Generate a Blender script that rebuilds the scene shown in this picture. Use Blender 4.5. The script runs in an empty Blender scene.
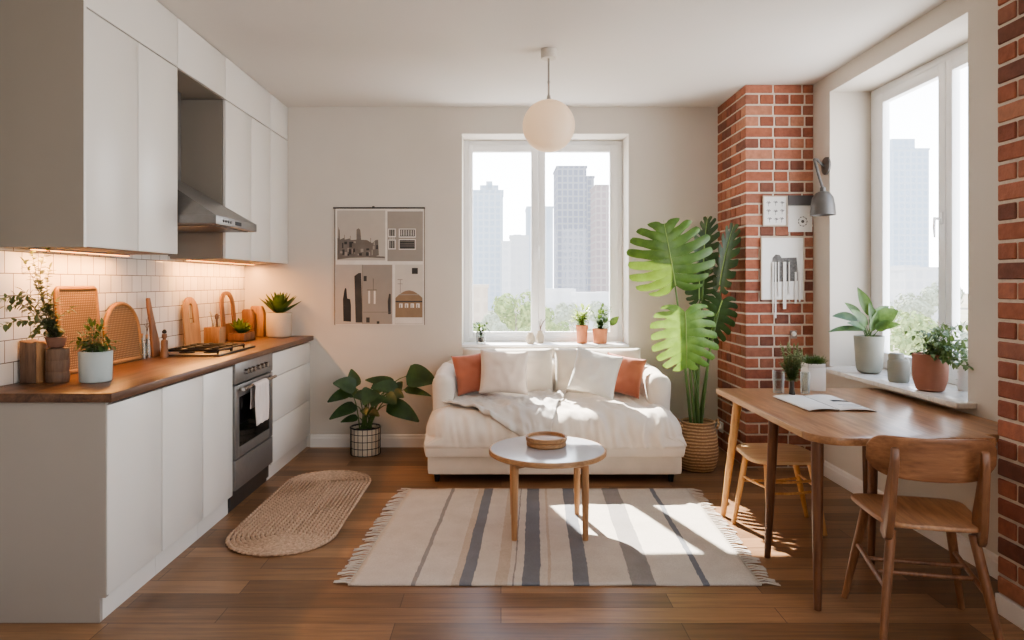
import bpy, bmesh, math, random
from mathutils import Vector, Matrix, noise

SC = bpy.context.scene
COL = SC.collection
PI = math.pi
R = math.radians
V3 = Vector

# ------------------------------------------------------------------ camera geometry
F = 680.0          # focal length in pixels at 1024 wide
CX, CY = 501.0, 282.0
EYE = 1.37
CEIL = 2.823
YB = 5.65          # back wall
XL = -2.14         # left wall
XR = 2.30          # right wall
YF = -2.2          # wall behind the camera

def at(x, y, d):
    "photo pixel seen at depth d -> world point"
    return V3(((x - CX) * d / F, d, EYE + (CY - y) * d / F))

# ------------------------------------------------------------------ materials
def lin(c, k=.14):
    g = .3 * c[0] + .59 * c[1] + .11 * c[2]; c = [u + (g - u) * k for u in c]
    def f(u):
        u /= 255.0
        return u / 12.92 if u <= 0.04045 else ((u + 0.055) / 1.055) ** 2.4
    return (f(c[0]), f(c[1]), f(c[2]), 1.0)

MATS = {}
class NT:
    def __init__(s, name):
        s.m = bpy.data.materials.new(name); s.m.use_nodes = True
        s.t = s.m.node_tree; s.t.nodes.clear()
        s.out = s.n('ShaderNodeOutputMaterial')
    def n(s, typ, **kw):
        nd = s.t.nodes.new(typ)
        for k, v in kw.items():
            if k.startswith('i_'):
                key = k[2:].replace('_', ' ')
                nd.inputs[key].default_value = v
            else: setattr(nd, k, v)
        return nd
    def l(s, a, b): s.t.links.new(a, b)
    def bsdf(s, **kw):
        b = s.n('ShaderNodeBsdfPrincipled')
        for k, v in kw.items(): b.inputs[k].default_value = v
        s.l(b.outputs[0], s.out.inputs[0]); return b
    def coords(s, scale=(1, 1, 1), rot=(0, 0, 0), loc=(0, 0, 0)):
        tc = s.n('ShaderNodeTexCoord'); mp = s.n('ShaderNodeMapping')
        mp.inputs['Scale'].default_value = scale; mp.inputs['Rotation'].default_value = rot; mp.inputs['Location'].default_value = loc
        s.l(tc.outputs['Object'], mp.inputs[0]); return mp.outputs[0]
    def noise(s, vec, scale, detail=4, rough=.55, dist=0):
        n = s.n('ShaderNodeTexNoise'); n.inputs['Scale'].default_value = scale
        n.inputs['Detail'].default_value = detail; n.inputs['Roughness'].default_value = rough
        n.inputs['Distortion'].default_value = dist
        if vec is not None: s.l(vec, n.inputs['Vector'])
        return n.outputs['Fac']
    def ramp(s, fac, stops):
        r = s.n('ShaderNodeValToRGB'); e = r.color_ramp.elements
        while len(e) < len(stops): e.new(.5)
        for i, (p, c) in enumerate(stops): e[i].position = p; e[i].color = c
        s.l(fac, r.inputs[0]); return r.outputs[0]
    def mix(s, fac, a, b, blend='MIX'):
        m = s.n('ShaderNodeMix', data_type='RGBA', blend_type=blend)
        for sock, v in ((m.inputs[0], fac), (m.inputs[6], a), (m.inputs[7], b)):
            if hasattr(v, 'links'): s.l(v, sock)
            else: sock.default_value = v
        return m.outputs[2]
    def bump(s, h, strength, dist, b):
        bp = s.n('ShaderNodeBump'); bp.inputs['Strength'].default_value = strength; bp.inputs['Distance'].default_value = dist
        s.l(h, bp.inputs['Height']); s.l(bp.outputs[0], b.inputs['Normal'])

def plain(name, c, rough=.5, metal=0, var=.06, scale=12, bump=0, bscale=60, **kw):
    if name in MATS: return MATS[name]
    t = NT(name); b = t.bsdf(Roughness=rough, Metallic=metal, **kw)
    L = lin(c); v = t.coords()
    f = t.noise(v, scale)
    lo = tuple(x * (1 - var) for x in L[:3]) + (1,); hi = tuple(min(1, x * (1 + var)) for x in L[:3]) + (1,)
    t.l(t.ramp(f, [(.3, lo), (.7, hi)]), b.inputs['Base Color'])
    if bump: t.bump(t.noise(v, bscale, 3), bump, .004, b)
    MATS[name] = t.m; return t.m

def wood(name, dark, light, axis='y', scale=1.0, rough=.4, contrast=.22):
    "grain runs along axis"
    if name in MATS: return MATS[name]
    t = NT(name); b = t.bsdf(Roughness=rough)
    s = {'x': (1.2, 14, 14), 'y': (14, 1.2, 14), 'z': (14, 14, 1.2)}[axis]
    v = t.coords(tuple(k * scale for k in s))
    f = t.noise(v, 1.6, 6, .6, .6)
    f2 = t.noise(v, 7, 3, .6)
    c = t.ramp(f, [(.5 - contrast, lin(dark)), (.5 + contrast, lin(light))])
    c = t.mix(.22, c, t.ramp(f2, [(.3, (.12, .07, .04, 1)), (.7, (1, .95, .85, 1))]), 'OVERLAY')
    t.l(c, b.inputs['Base Color']); t.bump(f2, .12, .002, b)
    MATS[name] = t.m; return t.m

def fabric(name, c, scale=900, var=.08, bump=.25, rough=.9, sheen=.3, sub=None):
    if name in MATS: return MATS[name]
    t = NT(name); b = t.bsdf(Roughness=rough); b.inputs['Sheen Weight'].default_value = sheen
    L = lin(c); v = t.coords()
    f = t.noise(v, 9, 5); g = t.noise(v, scale * .4, 2)
    lo = tuple(x * (1 - var) for x in L[:3]) + (1,)
    t.l(t.ramp(f, [(.3, lo), (.7, L)]), b.inputs['Base Color'])
    t.bump(g, bump, .002, b)
    MATS[name] = t.m; return t.m

def leafm(name, c1, c2, trans=.25, rough=.38):
    if name in MATS: return MATS[name]
    t = NT(name); b = t.bsdf(Roughness=rough)
    v = t.coords(); f = t.noise(v, 14, 3)
    c = t.ramp(f, [(.32, lin(c1)), (.68, lin(c2))])
    t.l(c, b.inputs['Base Color'])
    tr = t.n('ShaderNodeBsdfTranslucent'); t.l(t.mix(.5, c, lin((170, 200, 60))), tr.inputs[0])
    mx = t.n('ShaderNodeMixShader'); mx.inputs[0].default_value = trans
    t.l(b.outputs[0], mx.inputs[1]); t.l(tr.outputs[0], mx.inputs[2]); t.l(mx.outputs[0], t.out.inputs[0])
    MATS[name] = t.m; return t.m

def emit(name, c, strength):
    if name in MATS: return MATS[name]
    t = NT(name); e = t.n('ShaderNodeEmission'); e.inputs[0].default_value = lin(c); e.inputs[1].default_value = strength
    t.l(e.outputs[0], t.out.inputs[0]); MATS[name] = t.m; return t.m

def pane_mat():
    t = NT('window_glass')
    tr = t.n('ShaderNodeBsdfTransparent'); gl = t.n('ShaderNodeBsdfGlossy'); gl.inputs['Roughness'].default_value = .02
    mx = t.n('ShaderNodeMixShader'); mx.inputs[0].default_value = .03
    t.l(tr.outputs[0], mx.inputs[1]); t.l(gl.outputs[0], mx.inputs[2]); t.l(mx.outputs[0], t.out.inputs[0])
    return t.m

def clear_glass(name, c=(245, 250, 248)):
    if name in MATS: return MATS[name]
    t = NT(name)
    tr = t.n('ShaderNodeBsdfTransparent'); tr.inputs[0].default_value = (.86, .88, .87, 1)
    gl = t.n('ShaderNodeBsdfPrincipled'); gl.inputs['Base Color'].default_value = (.8, .82, .82, 1); gl.inputs['Roughness'].default_value = .05
    lw = t.n('ShaderNodeLayerWeight'); lw.inputs[0].default_value = .45
    mx = t.n('ShaderNodeMixShader')
    t.l(lw.outputs['Facing'], mx.inputs[0]); t.l(tr.outputs[0], mx.inputs[1]); t.l(gl.outputs[0], mx.inputs[2]); t.l(mx.outputs[0], t.out.inputs[0])
    MATS[name] = t.m; return t.m

# ------------------------------------------------------------------ mesh builder
class MB:
    def __init__(s):
        s.v = []; s.f = []; s.m = []; s.T = None; s.mi = 0
    def add(s, verts, faces):
        o = len(s.v)
        for p in verts:
            p = V3(p); s.v.append(s.T @ p if s.T is not None else p)
        for f in faces:
            s.f.append(tuple(i + o for i in f)); s.m.append(s.mi)
    def bm(s, b):
        b.verts.ensure_lookup_table(); b.verts.index_update()
        s.add([v.co.copy() for v in b.verts], [[v.index for v in f.verts] for f in b.faces]); b.free()
    def box(s, x0, x1, y0, y1, z0, z1, bev=0, seg=2):
        if x0 > x1: x0, x1 = x1, x0
        if y0 > y1: y0, y1 = y1, y0
        if z0 > z1: z0, z1 = z1, z0
        vs = [(x0, y0, z0), (x1, y0, z0), (x1, y1, z0), (x0, y1, z0), (x0, y0, z1), (x1, y0, z1), (x1, y1, z1), (x0, y1, z1)]
        fs = [(0, 3, 2, 1), (4, 5, 6, 7), (0, 1, 5, 4), (1, 2, 6, 5), (2, 3, 7, 6), (3, 0, 4, 7)]
        if not bev: s.add(vs, fs); return
        b = bmesh.new(); bv = [b.verts.new(p) for p in vs]
        for f in fs: b.faces.new([bv[i] for i in f])
        bmesh.ops.bevel(b, geom=b.edges[:], offset=bev, segments=seg, affect='EDGES', profile=.5)
        s.bm(b)
    def prism(s, poly, a, b_, plane='xy', bev=0, seg=2):
        def P(u, v, w):
            return {'xy': (u, v, w), 'xz': (u, w, v), 'yz': (w, u, v)}[plane]
        n = len(poly)
        vs = [P(u, v, a) for u, v in poly] + [P(u, v, b_) for u, v in poly]
        fs = [tuple(range(n)), tuple(range(2 * n - 1, n - 1, -1))] + [(i, i + n, (i + 1) % n + n, (i + 1) % n) for i in range(n)]
        b = bmesh.new(); bv = [b.verts.new(p) for p in vs]
        for f in fs: b.faces.new([bv[i] for i in f])
        bmesh.ops.recalc_face_normals(b, faces=b.faces[:])
        if bev:
            es = [e for e in b.edges if len(e.link_faces) == 2 and e.calc_face_angle() > R(50)]
            bmesh.ops.bevel(b, geom=es, offset=bev, segments=seg, affect='EDGES', profile=.5)
        s.bm(b)
    def tube(s, pts, r, n=8, cap=True, flat=1.0):
        pts = [V3(p) for p in pts]; m = len(pts)
        rs = r if isinstance(r, (list, tuple)) else [r] * m
        vs = []; fs = []; side = None
        for i, p in enumerate(pts):
            d = (pts[min(i + 1, m - 1)] - pts[max(i - 1, 0)]).normalized()
            if side is None:
                side = d.orthogonal().normalized()
            else:
                side = (side - d * side.dot(d)).normalized()
            up = d.cross(side)
            for k in range(n):
                a = 2 * PI * k / n
                vs.append(p + side * math.cos(a) * rs[i] + up * math.sin(a) * rs[i] * flat)
        for i in range(m - 1):
            for k in range(n):
                fs.append((i * n + k, i * n + (k + 1) % n, (i + 1) * n + (k + 1) % n, (i + 1) * n + k))
        if cap:
            fs.append(tuple(range(n - 1, -1, -1))); fs.append(tuple(range((m - 1) * n, m * n)))
        s.add(vs, fs)
    def lathe(s, prof, n=32, c=(0, 0, 0), wob=None):
        vs = []; fs = []; c = V3(c); idx = []
        for (r, z) in prof:
            if r < 1e-6:
                idx.append([len(vs)]); vs.append(c + V3((0, 0, z)))
            else:
                row = []
                for k in range(n):
                    a = 2 * PI * k / n; rr = r * (wob(a, z) if wob else 1)
                    row.append(len(vs)); vs.append(c + V3((rr * math.cos(a), rr * math.sin(a), z)))
                idx.append(row)
        for a, b in zip(idx, idx[1:]):
            for k in range(n):
                k2 = (k + 1) % n
                if len(a) == 1 and len(b) == 1: continue
                if len(a) == 1: fs.append((a[0], b[k2], b[k]))
                elif len(b) == 1: fs.append((a[k], a[k2], b[0]))
                else: fs.append((a[k], a[k2], b[k2], b[k]))
        s.add(vs, fs)
    def grid(s, fn, nu, nv, wrap=False):
        vs = [fn(i / nu, j / nv) for j in range(nv + 1) for i in range(nu + 1)]
        w = nu + 1
        s.add(vs, [(j * w + i, j * w + i + 1, (j + 1) * w + i + 1, (j + 1) * w + i) for j in range(nv) for i in range(nu)])
    def build(s, name, mats, parent=None, loc=None, rot=None, smooth=38, merge=0):
        me = bpy.data.meshes.new(name)
        me.from_pydata([tuple(p) for p in s.v], [], s.f)
        if not isinstance(mats, (list, tuple)): mats = [mats]
        for m in mats: me.materials.append(m)
        me.polygons.foreach_set('material_index', s.m)
        me.polygons.foreach_set('use_smooth', [bool(smooth)] * len(s.f))
        if merge:
            b = bmesh.new(); b.from_mesh(me); bmesh.ops.remove_doubles(b, verts=b.verts[:], dist=merge); b.to_mesh(me); b.free()
        me.update()
        if smooth: me.set_sharp_from_angle(angle=R(smooth))
        o = bpy.data.objects.new(name, me); COL.objects.link(o)
        if parent is not None: o.parent = parent
        if loc is not None: o.location = loc
        if rot is not None: o.rotation_euler = rot
        return o

def tag(o, label=None, cat=None, group=None, kind=None):
    if label: o['label'] = label
    if cat: o['category'] = cat
    if group: o['group'] = group
    if kind: o['kind'] = kind
    return o
def thing(name, label, cat, loc=(0, 0, 0), rz=0, group=None):
    o = bpy.data.objects.new(name, None); COL.objects.link(o)
    o.empty_display_size = .1
    o.location = loc; o.rotation_euler = (0, 0, rz)
    return tag(o, label, cat, group)
def copy_tree(o, parent=None):
    c = o.copy(); COL.objects.link(c); c.parent = parent
    for ch in [k for k in bpy.data.objects if k.parent == o]: copy_tree(ch, c)
    return c
def struct(o, label=None): return tag(o, label, None, None, 'structure')

def soft_box(mb, x0, x1, y0, y1, z0, z1, r, n=(24, 12, 8), disp=None):
    "box with a big round edge, subdivided and displaced"
    c = V3(((x0 + x1) / 2, (y0 + y1) / 2, (z0 + z1) / 2)); h = V3(((x1 - x0) / 2, (y1 - y0) / 2, (z1 - z0) / 2))
    inner = V3((max(h.x - r, 0), max(h.y - r, 0), max(h.z - r, 0)))
    b = bmesh.new(); cache = {}
    def vert(i, j, k):
        key = (i, j, k)
        if key in cache: return cache[key]
        p = V3((h.x * (2 * i / n[0] - 1), h.y * (2 * j / n[1] - 1), h.z * (2 * k / n[2] - 1)))
        q = V3([max(-inner[a], min(inner[a], p[a])) for a in range(3)])
        d = p - q
        nn = d.normalized() if d.length > 1e-9 else V3((0, 0, 1))
        w = q + nn * min(r, min(h)) if d.length > 1e-9 else p
        w = c + w
        if disp: w = w + disp(w, nn)
        cache[key] = b.verts.new(w); return cache[key]
    def face(a, bb, cc, d): b.faces.new((vert(*a), vert(*bb), vert(*cc), vert(*d)))
    for i in range(n[0]):
        for j in range(n[1]):
            face((i, j, 0), (i, j + 1, 0), (i + 1, j + 1, 0), (i + 1, j, 0)); face((i, j, n[2]), (i + 1, j, n[2]), (i + 1, j + 1, n[2]), (i, j + 1, n[2]))
    for i in range(n[0]):
        for k in range(n[2]):
            face((i, 0, k), (i + 1, 0, k), (i + 1, 0, k + 1), (i, 0, k + 1)); face((i, n[1], k), (i, n[1], k + 1), (i + 1, n[1], k + 1), (i + 1, n[1], k))
    for j in range(n[1]):
        for k in range(n[2]):
            face((0, j, k), (0, j, k + 1), (0, j + 1, k + 1), (0, j + 1, k)); face((n[0], j, k), (n[0], j + 1, k), (n[0], j + 1, k + 1), (n[0], j, k + 1))
    mb.bm(b)

def rounded_poly(x0, x1, y0, y1, r, n=5):
    out = []
    for cx, cy, a0 in ((x1 - r, y1 - r, 0), (x0 + r, y1 - r, 90), (x0 + r, y0 + r, 180), (x1 - r, y0 + r, 270)):
        for k in range(n + 1):
            a = R(a0 + 90 * k / n); out.append((cx + r * math.cos(a), cy + r * math.sin(a)))
    return out

# ------------------------------------------------------------------ leaves
def leaf(mb, p, d, L, W, up=(0, 0, 1), droop=.4, fold=.25, n=6, shape='ovate', twist=0):
    "blade with midrib fold; bends under its weight"
    p = V3(p); d = V3(d).normalized(); up = V3(up)
    s = d.cross(up)
    if s.length < 1e-4: s = d.orthogonal()
    s.normalize()
    if twist: s = Matrix.Rotation(twist, 3, d) @ s
    rows = []
    step = L / n
    for i in range(n + 1):
        t = i / n
        if shape == 'ovate': w = math.sin(PI * min(1, (t * .92 + .06)) ** .8) ** .9
        elif shape == 'lance': w = math.sin(PI * min(1, t * .95 + .05) ** .75) ** 1.2
        elif shape == 'blade': w = (1 - t) ** .6 * min(1, .55 + 2 * t)
        elif shape == 'heart': w = (math.sin(PI * min(1, t * .97 + .0) ** .55) ** .8)
        else: w = math.sin(PI * t)
        w = max(0.015, w) * W / 2
        nn = s.cross(d).normalized()
        rows.append((p + s * w + nn * w * fold, p.copy(), p - s * w + nn * w * fold))
        d = (d + V3((0, 0, -1)) * droop / n).normalized()
        s = (s - d * s.dot(d)).normalized()
        p = p + d * step
    vs = [q for r in rows for q in r]; fs = []
    for i in range(n):
        a = i * 3
        fs += [(a, a + 1, a + 4, a + 3), (a + 1, a + 2, a + 5, a + 4)]
    mb.add(vs, fs)

def bez(a, b, c, n=8):
    a, b, c = V3(a), V3(b), V3(c)
    return [a * (1 - t) ** 2 + b * 2 * t * (1 - t) + c * t * t for t in [i / n for i in range(n + 1)]]

def sprig(mbl, mbs, pts, rng, ll=.03, lw=.014, every=.02, r=.0015, spread=1.0, droop=.3, shape='ovate'):
    "leafy stem along a polyline"
    mbs.tube(pts, [r * (1 - .6 * i / (len(pts) - 1)) for i in range(len(pts))], 5)
    acc = 0; side = 1
    for a, b in zip(pts, pts[1:]):
        a = V3(a); b = V3(b); seg = (b - a); Ls = seg.length; d = seg.normalized()
        acc += Ls
        while acc > every:
            acc -= every; q = b - d * acc
            o = d.orthogonal().normalized(); o = Matrix.Rotation(rng.uniform(0, 2 * PI), 3, d) @ o
            k = rng.uniform(.7, 1.2)
            leaf(mbl, q, d * .5 + o * spread, ll * k, lw * k, droop=droop, n=3, shape=shape)
    leaf(mbl, pts[-1], V3(pts[-1]) - V3(pts[-2]), ll, lw, n=3, droop=droop, shape=shape)

def monstera_leaf(mb, joint, tipdir, normal, L, W, k=7, gap=.32, cup=.18, seed=0):
    rng = random.Random(seed)
    x = V3(tipdir).normalized(); z = V3(normal); z = (z - x * z.dot(x)).normalized(); y = z.cross(x)
    J = V3(joint)
    def P(u, v):
        r2 = (v / (W / 2)) ** 2
        return J + x * u + y * v + z * (-cup * W * .5 * r2 - .12 * L * (u / L) ** 2 + .02)
    def outl(f):
        g = .12 + .88 * f
        return L * (.40 - .58 * math.cos(PI * g)), W / 2 * math.sin(PI * g) ** .72
    for sgn in (1, -1):
        for i in range(k):
            c = (i + .5) / k; ext = rng.uniform(.93, 1.05)
            rows = []; m = 9
            for j in range(m + 1):
                q = j / m
                g = 0 if q < gap else min(1, (q - gap) / .10)
                hw = .5 / k * (1 - .26 * g)
                if q > .75: hw *= 1 - .35 * ((q - .75) / .25) ** 2
                row = []
                for e in (-1, 0, 1):
                    f = min(1, max(0, c + e * hw)); ox, oy = outl(f); mx_ = L * .88 * f ** 1.1
                    s_ = q * ext * (1 + .03 * (e == 0) * (q > .9))
                    a_ = P(mx_ + (ox - mx_) * s_ - .05 * L * math.sin(PI * q) * (1 - f), sgn * oy * s_)
                    row.append(a_ + z * (.012 * (1 - abs(e)) * min(1, q * 3) * W))
                rows.append(row)
            vs = [p_ for r_ in rows for p_ in r_]
            mb.add(vs, [(3 * j + e, 3 * j + e + 1, 3 * j + e + 4, 3 * j + e + 3) for j in range(m) for e in (0, 1)])
    return [P(L * t * .98, 0) + z * .003 for t in [i / 6 for i in range(7)]]
# ------------------------------------------------------------------ shared materials
WALL = plain('wall_paint', (210, 201, 189), .85, var=.015, scale=3, bump=.05, bscale=220)
CEILM = plain('ceiling_paint', (222, 215, 207), .9, var=.01, scale=3)
TRIM = plain('trim_paint', (236, 231, 224), .5, var=.01)
UPVC = plain('white_window_plastic', (240, 240, 240), .35, var=.01)
CAB = plain('cabinet_white', (228, 223, 215), .32, var=.01, scale=2)
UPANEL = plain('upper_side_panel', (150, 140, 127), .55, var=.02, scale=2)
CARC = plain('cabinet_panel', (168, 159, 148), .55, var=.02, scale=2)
GAPM = plain('cabinet_gap', (70, 64, 58), .8)
STEEL = plain('brushed_steel', (140, 137, 134), .38, metal=.6, var=.05, scale=30)
DSTEEL = plain('dark_steel', (98, 95, 92), .38, metal=.7, var=.05, scale=30)
BLACK = plain('black_iron', (24, 23, 23), .5, var=.1)
OVGLASS = plain('oven_glass', (16, 16, 18), .08, var=.1)
CHROME = plain('chrome', (190, 190, 190), .18, metal=1)
WALNUT = wood('walnut_worktop', (74, 48, 35), (122, 86, 62), 'y', 1.0, .33)
TABLEW = wood('table_wood', (142, 98, 66), (192, 144, 102), 'y', .8, .3)
TABLED = wood('table_leg_wood', (92, 56, 36), (136, 88, 56), 'z', 1, .4)
SUNEDGE = wood('table_edge_sunlit', (176, 132, 92), (214, 174, 130), 'y', 1, .35)
CHAIRW = wood('chair_wood', (126, 82, 54), (172, 120, 82), 'x', .9, .38)
CHAIRL = wood('chair_leg_wood', (114, 74, 48), (158, 108, 72), 'z', .9, .38)
SEATW = wood('chair_seat_wood', (152, 106, 72), (200, 150, 108), 'y', .8, .36)
PALE = wood('pale_wood', (204, 162, 112), (234, 198, 152), 'x', .8, .4)
PALEL = wood('pale_leg_wood', (186, 134, 80), (222, 174, 116), 'z', .8, .4)
OAK = wood('oak_leg', (150, 104, 66), (192, 144, 98), 'z', .9, .42)
OAKX = wood('oak_tray', (144, 100, 62), (186, 142, 96), 'x', 1.2, .5)
BOARD1 = wood('board_light', (140, 98, 62), (184, 138, 94), 'z', 1.2, .5)
BOARD2 = wood('board_dark', (100, 64, 42), (142, 96, 64), 'z', 1.2, .5)
BOARD3 = wood('board_grey', (92, 68, 52), (130, 100, 78), 'z', 1.2, .6)
TERRA = plain('terracotta', (196, 122, 84), .8, var=.08, scale=20, bump=.1)
TERRA2 = plain('terracotta_glazed', (176, 116, 92), .6, var=.05, scale=14)
SOIL = plain('soil', (46, 34, 26), .95, var=.3, scale=60, bump=.8)
GREYPOT = plain('grey_green_pot', (150, 148, 134), .6, var=.04, scale=10)
PALEPOT = plain('pale_blue_grey_pot', (176, 184, 180), .55, var=.04, scale=10)
CREAMPOT = plain('cream_pot', (184, 170, 150), .6, var=.03, scale=10)
WHITEPOT = plain('white_pot', (234, 230, 224), .5, var=.02)
PAPER = plain('white_paper', (236, 234, 230), .7, var=.02)
INK = plain('grey_ink', (92, 90, 90), .8, var=.1)
INKD = plain('dark_ink', (48, 48, 50), .8, var=.1)
PANE = pane_mat()
GLASS = clear_glass('clear_glass')
STEM = plain('green_stem', (88, 116, 54), .5, var=.1)
TWIG = plain('brown_twig', (92, 70, 48), .7, var=.1)
L_DARK = leafm('leaf_dark', (26, 52, 28), (52, 86, 44), .12)
L_MID = leafm('leaf_mid', (36, 68, 30), (76, 110, 50), .16)
L_SAGE = leafm('leaf_sage', (72, 84, 56), (112, 122, 84), .2)
L_FRESH = leafm('leaf_fresh', (46, 82, 38), (98, 132, 70), .16)
L_SILV = leafm('leaf_silver', (82, 112, 72), (132, 156, 112), .2)
L_PALE = leafm('leaf_pale', (150, 178, 92), (196, 206, 136), .4)

def shader_floor():
    t = NT('oak_floor_boards'); b = t.bsdf(Roughness=.33)
    v = t.coords()
    br = t.n('ShaderNodeTexBrick'); br.offset = .37; br.offset_frequency = 2; br.squash = 1
    br.inputs['Scale'].default_value = 1; br.inputs['Brick Width'].default_value = 1.15; br.inputs['Row Height'].default_value = .13
    br.inputs['Mortar Size'].default_value = .0016; br.inputs['Mortar Smooth'].default_value = .2; br.inputs['Bias'].default_value = 0
    br.inputs['Color1'].default_value = lin((112, 83, 58)); br.inputs['Color2'].default_value = lin((158, 121, 88)); br.inputs['Mortar'].default_value = lin((66, 44, 30))
    t.l(v, br.inputs['Vector'])
    v2 = t.coords((1.1, 16, 1)); g = t.noise(v2, 2.2, 6, .62, .5)
    c = t.mix(.45, br.outputs['Color'], t.ramp(g, [(.28, (.16, .1, .06, 1)), (.72, (.95, .85, .72, 1))]), 'OVERLAY')
    t.l(c, b.inputs['Base Color'])
    rg = t.n('ShaderNodeMapRange'); rg.inputs[3].default_value = .26; rg.inputs[4].default_value = .44
    t.l(g, rg.inputs[0]); t.l(rg.outputs[0], b.inputs['Roughness'])
    bp = t.n('ShaderNodeBump'); bp.inputs['Strength'].default_value = .35; bp.inputs['Distance'].default_value = .002; bp.invert = True
    t.l(br.outputs['Fac'], bp.inputs['Height'])
    t.l(bp.outputs[0], b.inputs['Normal'])
    return t.m
def shader_tile():
    t = NT('white_wall_tile'); b = t.bsdf(Roughness=.22)
    tc = t.n('ShaderNodeTexCoord'); sp = t.n('ShaderNodeSeparateXYZ'); cb = t.n('ShaderNodeCombineXYZ')
    t.l(tc.outputs['Object'], sp.inputs[0]); t.l(sp.outputs[1], cb.inputs[0]); 
    ad = t.n('ShaderNodeMath', operation='SUBTRACT'); ad.inputs[1].default_value = .0565; t.l(sp.outputs[2], ad.inputs[0]); t.l(ad.outputs[0], cb.inputs[1])
    br = t.n('ShaderNodeTexBrick'); br.offset = .5; br.offset_frequency = 2
    br.inputs['Scale'].default_value = 1; br.inputs['Brick Width'].default_value = .106; br.inputs['Row Height'].default_value = .0965
    br.inputs['Mortar Size'].default_value = .0022; br.inputs['Mortar Smooth'].default_value = .3; br.inputs['Bias'].default_value = -.2
    br.inputs['Color1'].default_value = lin((214, 206, 196)); br.inputs['Color2'].default_value = lin((226, 220, 212)); br.inputs['Mortar'].default_value = lin((110, 100, 90))
    t.l(cb.outputs[0], br.inputs['Vector']); t.l(br.outputs['Color'], b.inputs['Base Color'])
    bp = t.n('ShaderNodeBump'); bp.inputs['Strength'].default_value = .5; bp.inputs['Distance'].default_value = .003; bp.invert = True
    t.l(br.outputs['Fac'], bp.inputs['Height']); t.l(bp.outputs[0], b.inputs['Normal'])
    return t.m
def shader_marble():
    t = NT('pale_marble'); b = t.bsdf(Roughness=.25)
    f = t.noise(t.coords(), 7, 8, .65, 1.6)
    t.l(t.ramp(f, [(.35, lin((206, 202, 194))), (.52, lin((236, 232, 226))), (.7, lin((224, 220, 212)))]), b.inputs['Base Color'])
    return t.m
MARBLE = shader_marble()

# ------------------------------------------------------------------ room shell
m = MB(); m.box(XL - .2, XR + .36, YF - .2, YB + .36, -.1, 0)
struct(m.build('floor', shader_floor(), smooth=0))
m = MB(); m.box(XL - .2, XR + .36, YF - .2, YB + .36, CEIL, CEIL + .12)
struct(m.build('ceiling', CEILM, smooth=0))
m = MB(); m.box(XL - .2, XL, YF - .2, YB + .36, 0, CEIL)
struct(m.build('wall_left', WALL, smooth=0))
W4 = (.55, 1.9, .85, 2.6)  # opening for the added fill window behind the camera
m = MB(); m.box(XL, W4[0], YF - .2, YF, 0, CEIL); m.box(W4[1], XR, YF - .2, YF, 0, CEIL); m.box(W4[0], W4[1], YF - .2, YF, 0, W4[2]); m.box(W4[0], W4[1], YF - .2, YF, W4[3], CEIL)
struct(m.build('wall_front', WALL, smooth=0))
W1 = (-.324, 1.06, .83, 2.602)
m = MB()
m.box(XL, W1[0], YB, YB + .36, 0, CEIL); m.box(W1[1], XR, YB, YB + .36, 0, CEIL)
m.box(W1[0], W1[1], YB, YB + .36, 0, W1[2]); m.box(W1[0], W1[1], YB, YB + .36, W1[3], CEIL)
struct(m.build('wall_back', WALL, smooth=0))
W2 = (3.35, 4.755, .76, 2.70); W3 = (-1.2, 1.5, .8, 2.65)  # second opening serves the added fill window out of view
m = MB()
x0, x1 = XR, XR + .36
m.box(x0, x1, YF - .2, W3[0], 0, CEIL); m.box(x0, x1, W3[1], W2[0], 0, CEIL); m.box(x0, x1, W2[1], YB + .36, 0, CEIL)
for w in (W2, W3):
    m.box(x0, x1, w[0], w[1], 0, w[2]); m.box(x0, x1, w[0], w[1], w[3], CEIL)
struct(m.build('wall_right', WALL, smooth=0))

# skirting boards
def skirting(name, x0, x1, y0, y1, face):
    m = MB()
    h = .105
    if face == 'y':
        m.prism([(y1, 0), (y0, 0), (y0, h - .03), (y0 + .004, h - .025), (y0 + .006, h - .006), (y1, h)], x0, x1, 'yz')
    else:
        m.prism([(x1, 0), (x0, 0), (x0, h - .03), (x0 + .004, h - .025), (x0 + .006, h - .006), (x1, h)], y0, y1, 'xz')
    return struct(m.build(name, TRIM, smooth=0))
skirting('baseboard_back', -1.58, 1.795, YB - .018, YB, 'y')
skirting('baseboard_right', XR - .018, XR, 2.83, 5.0, 'x')

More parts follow.
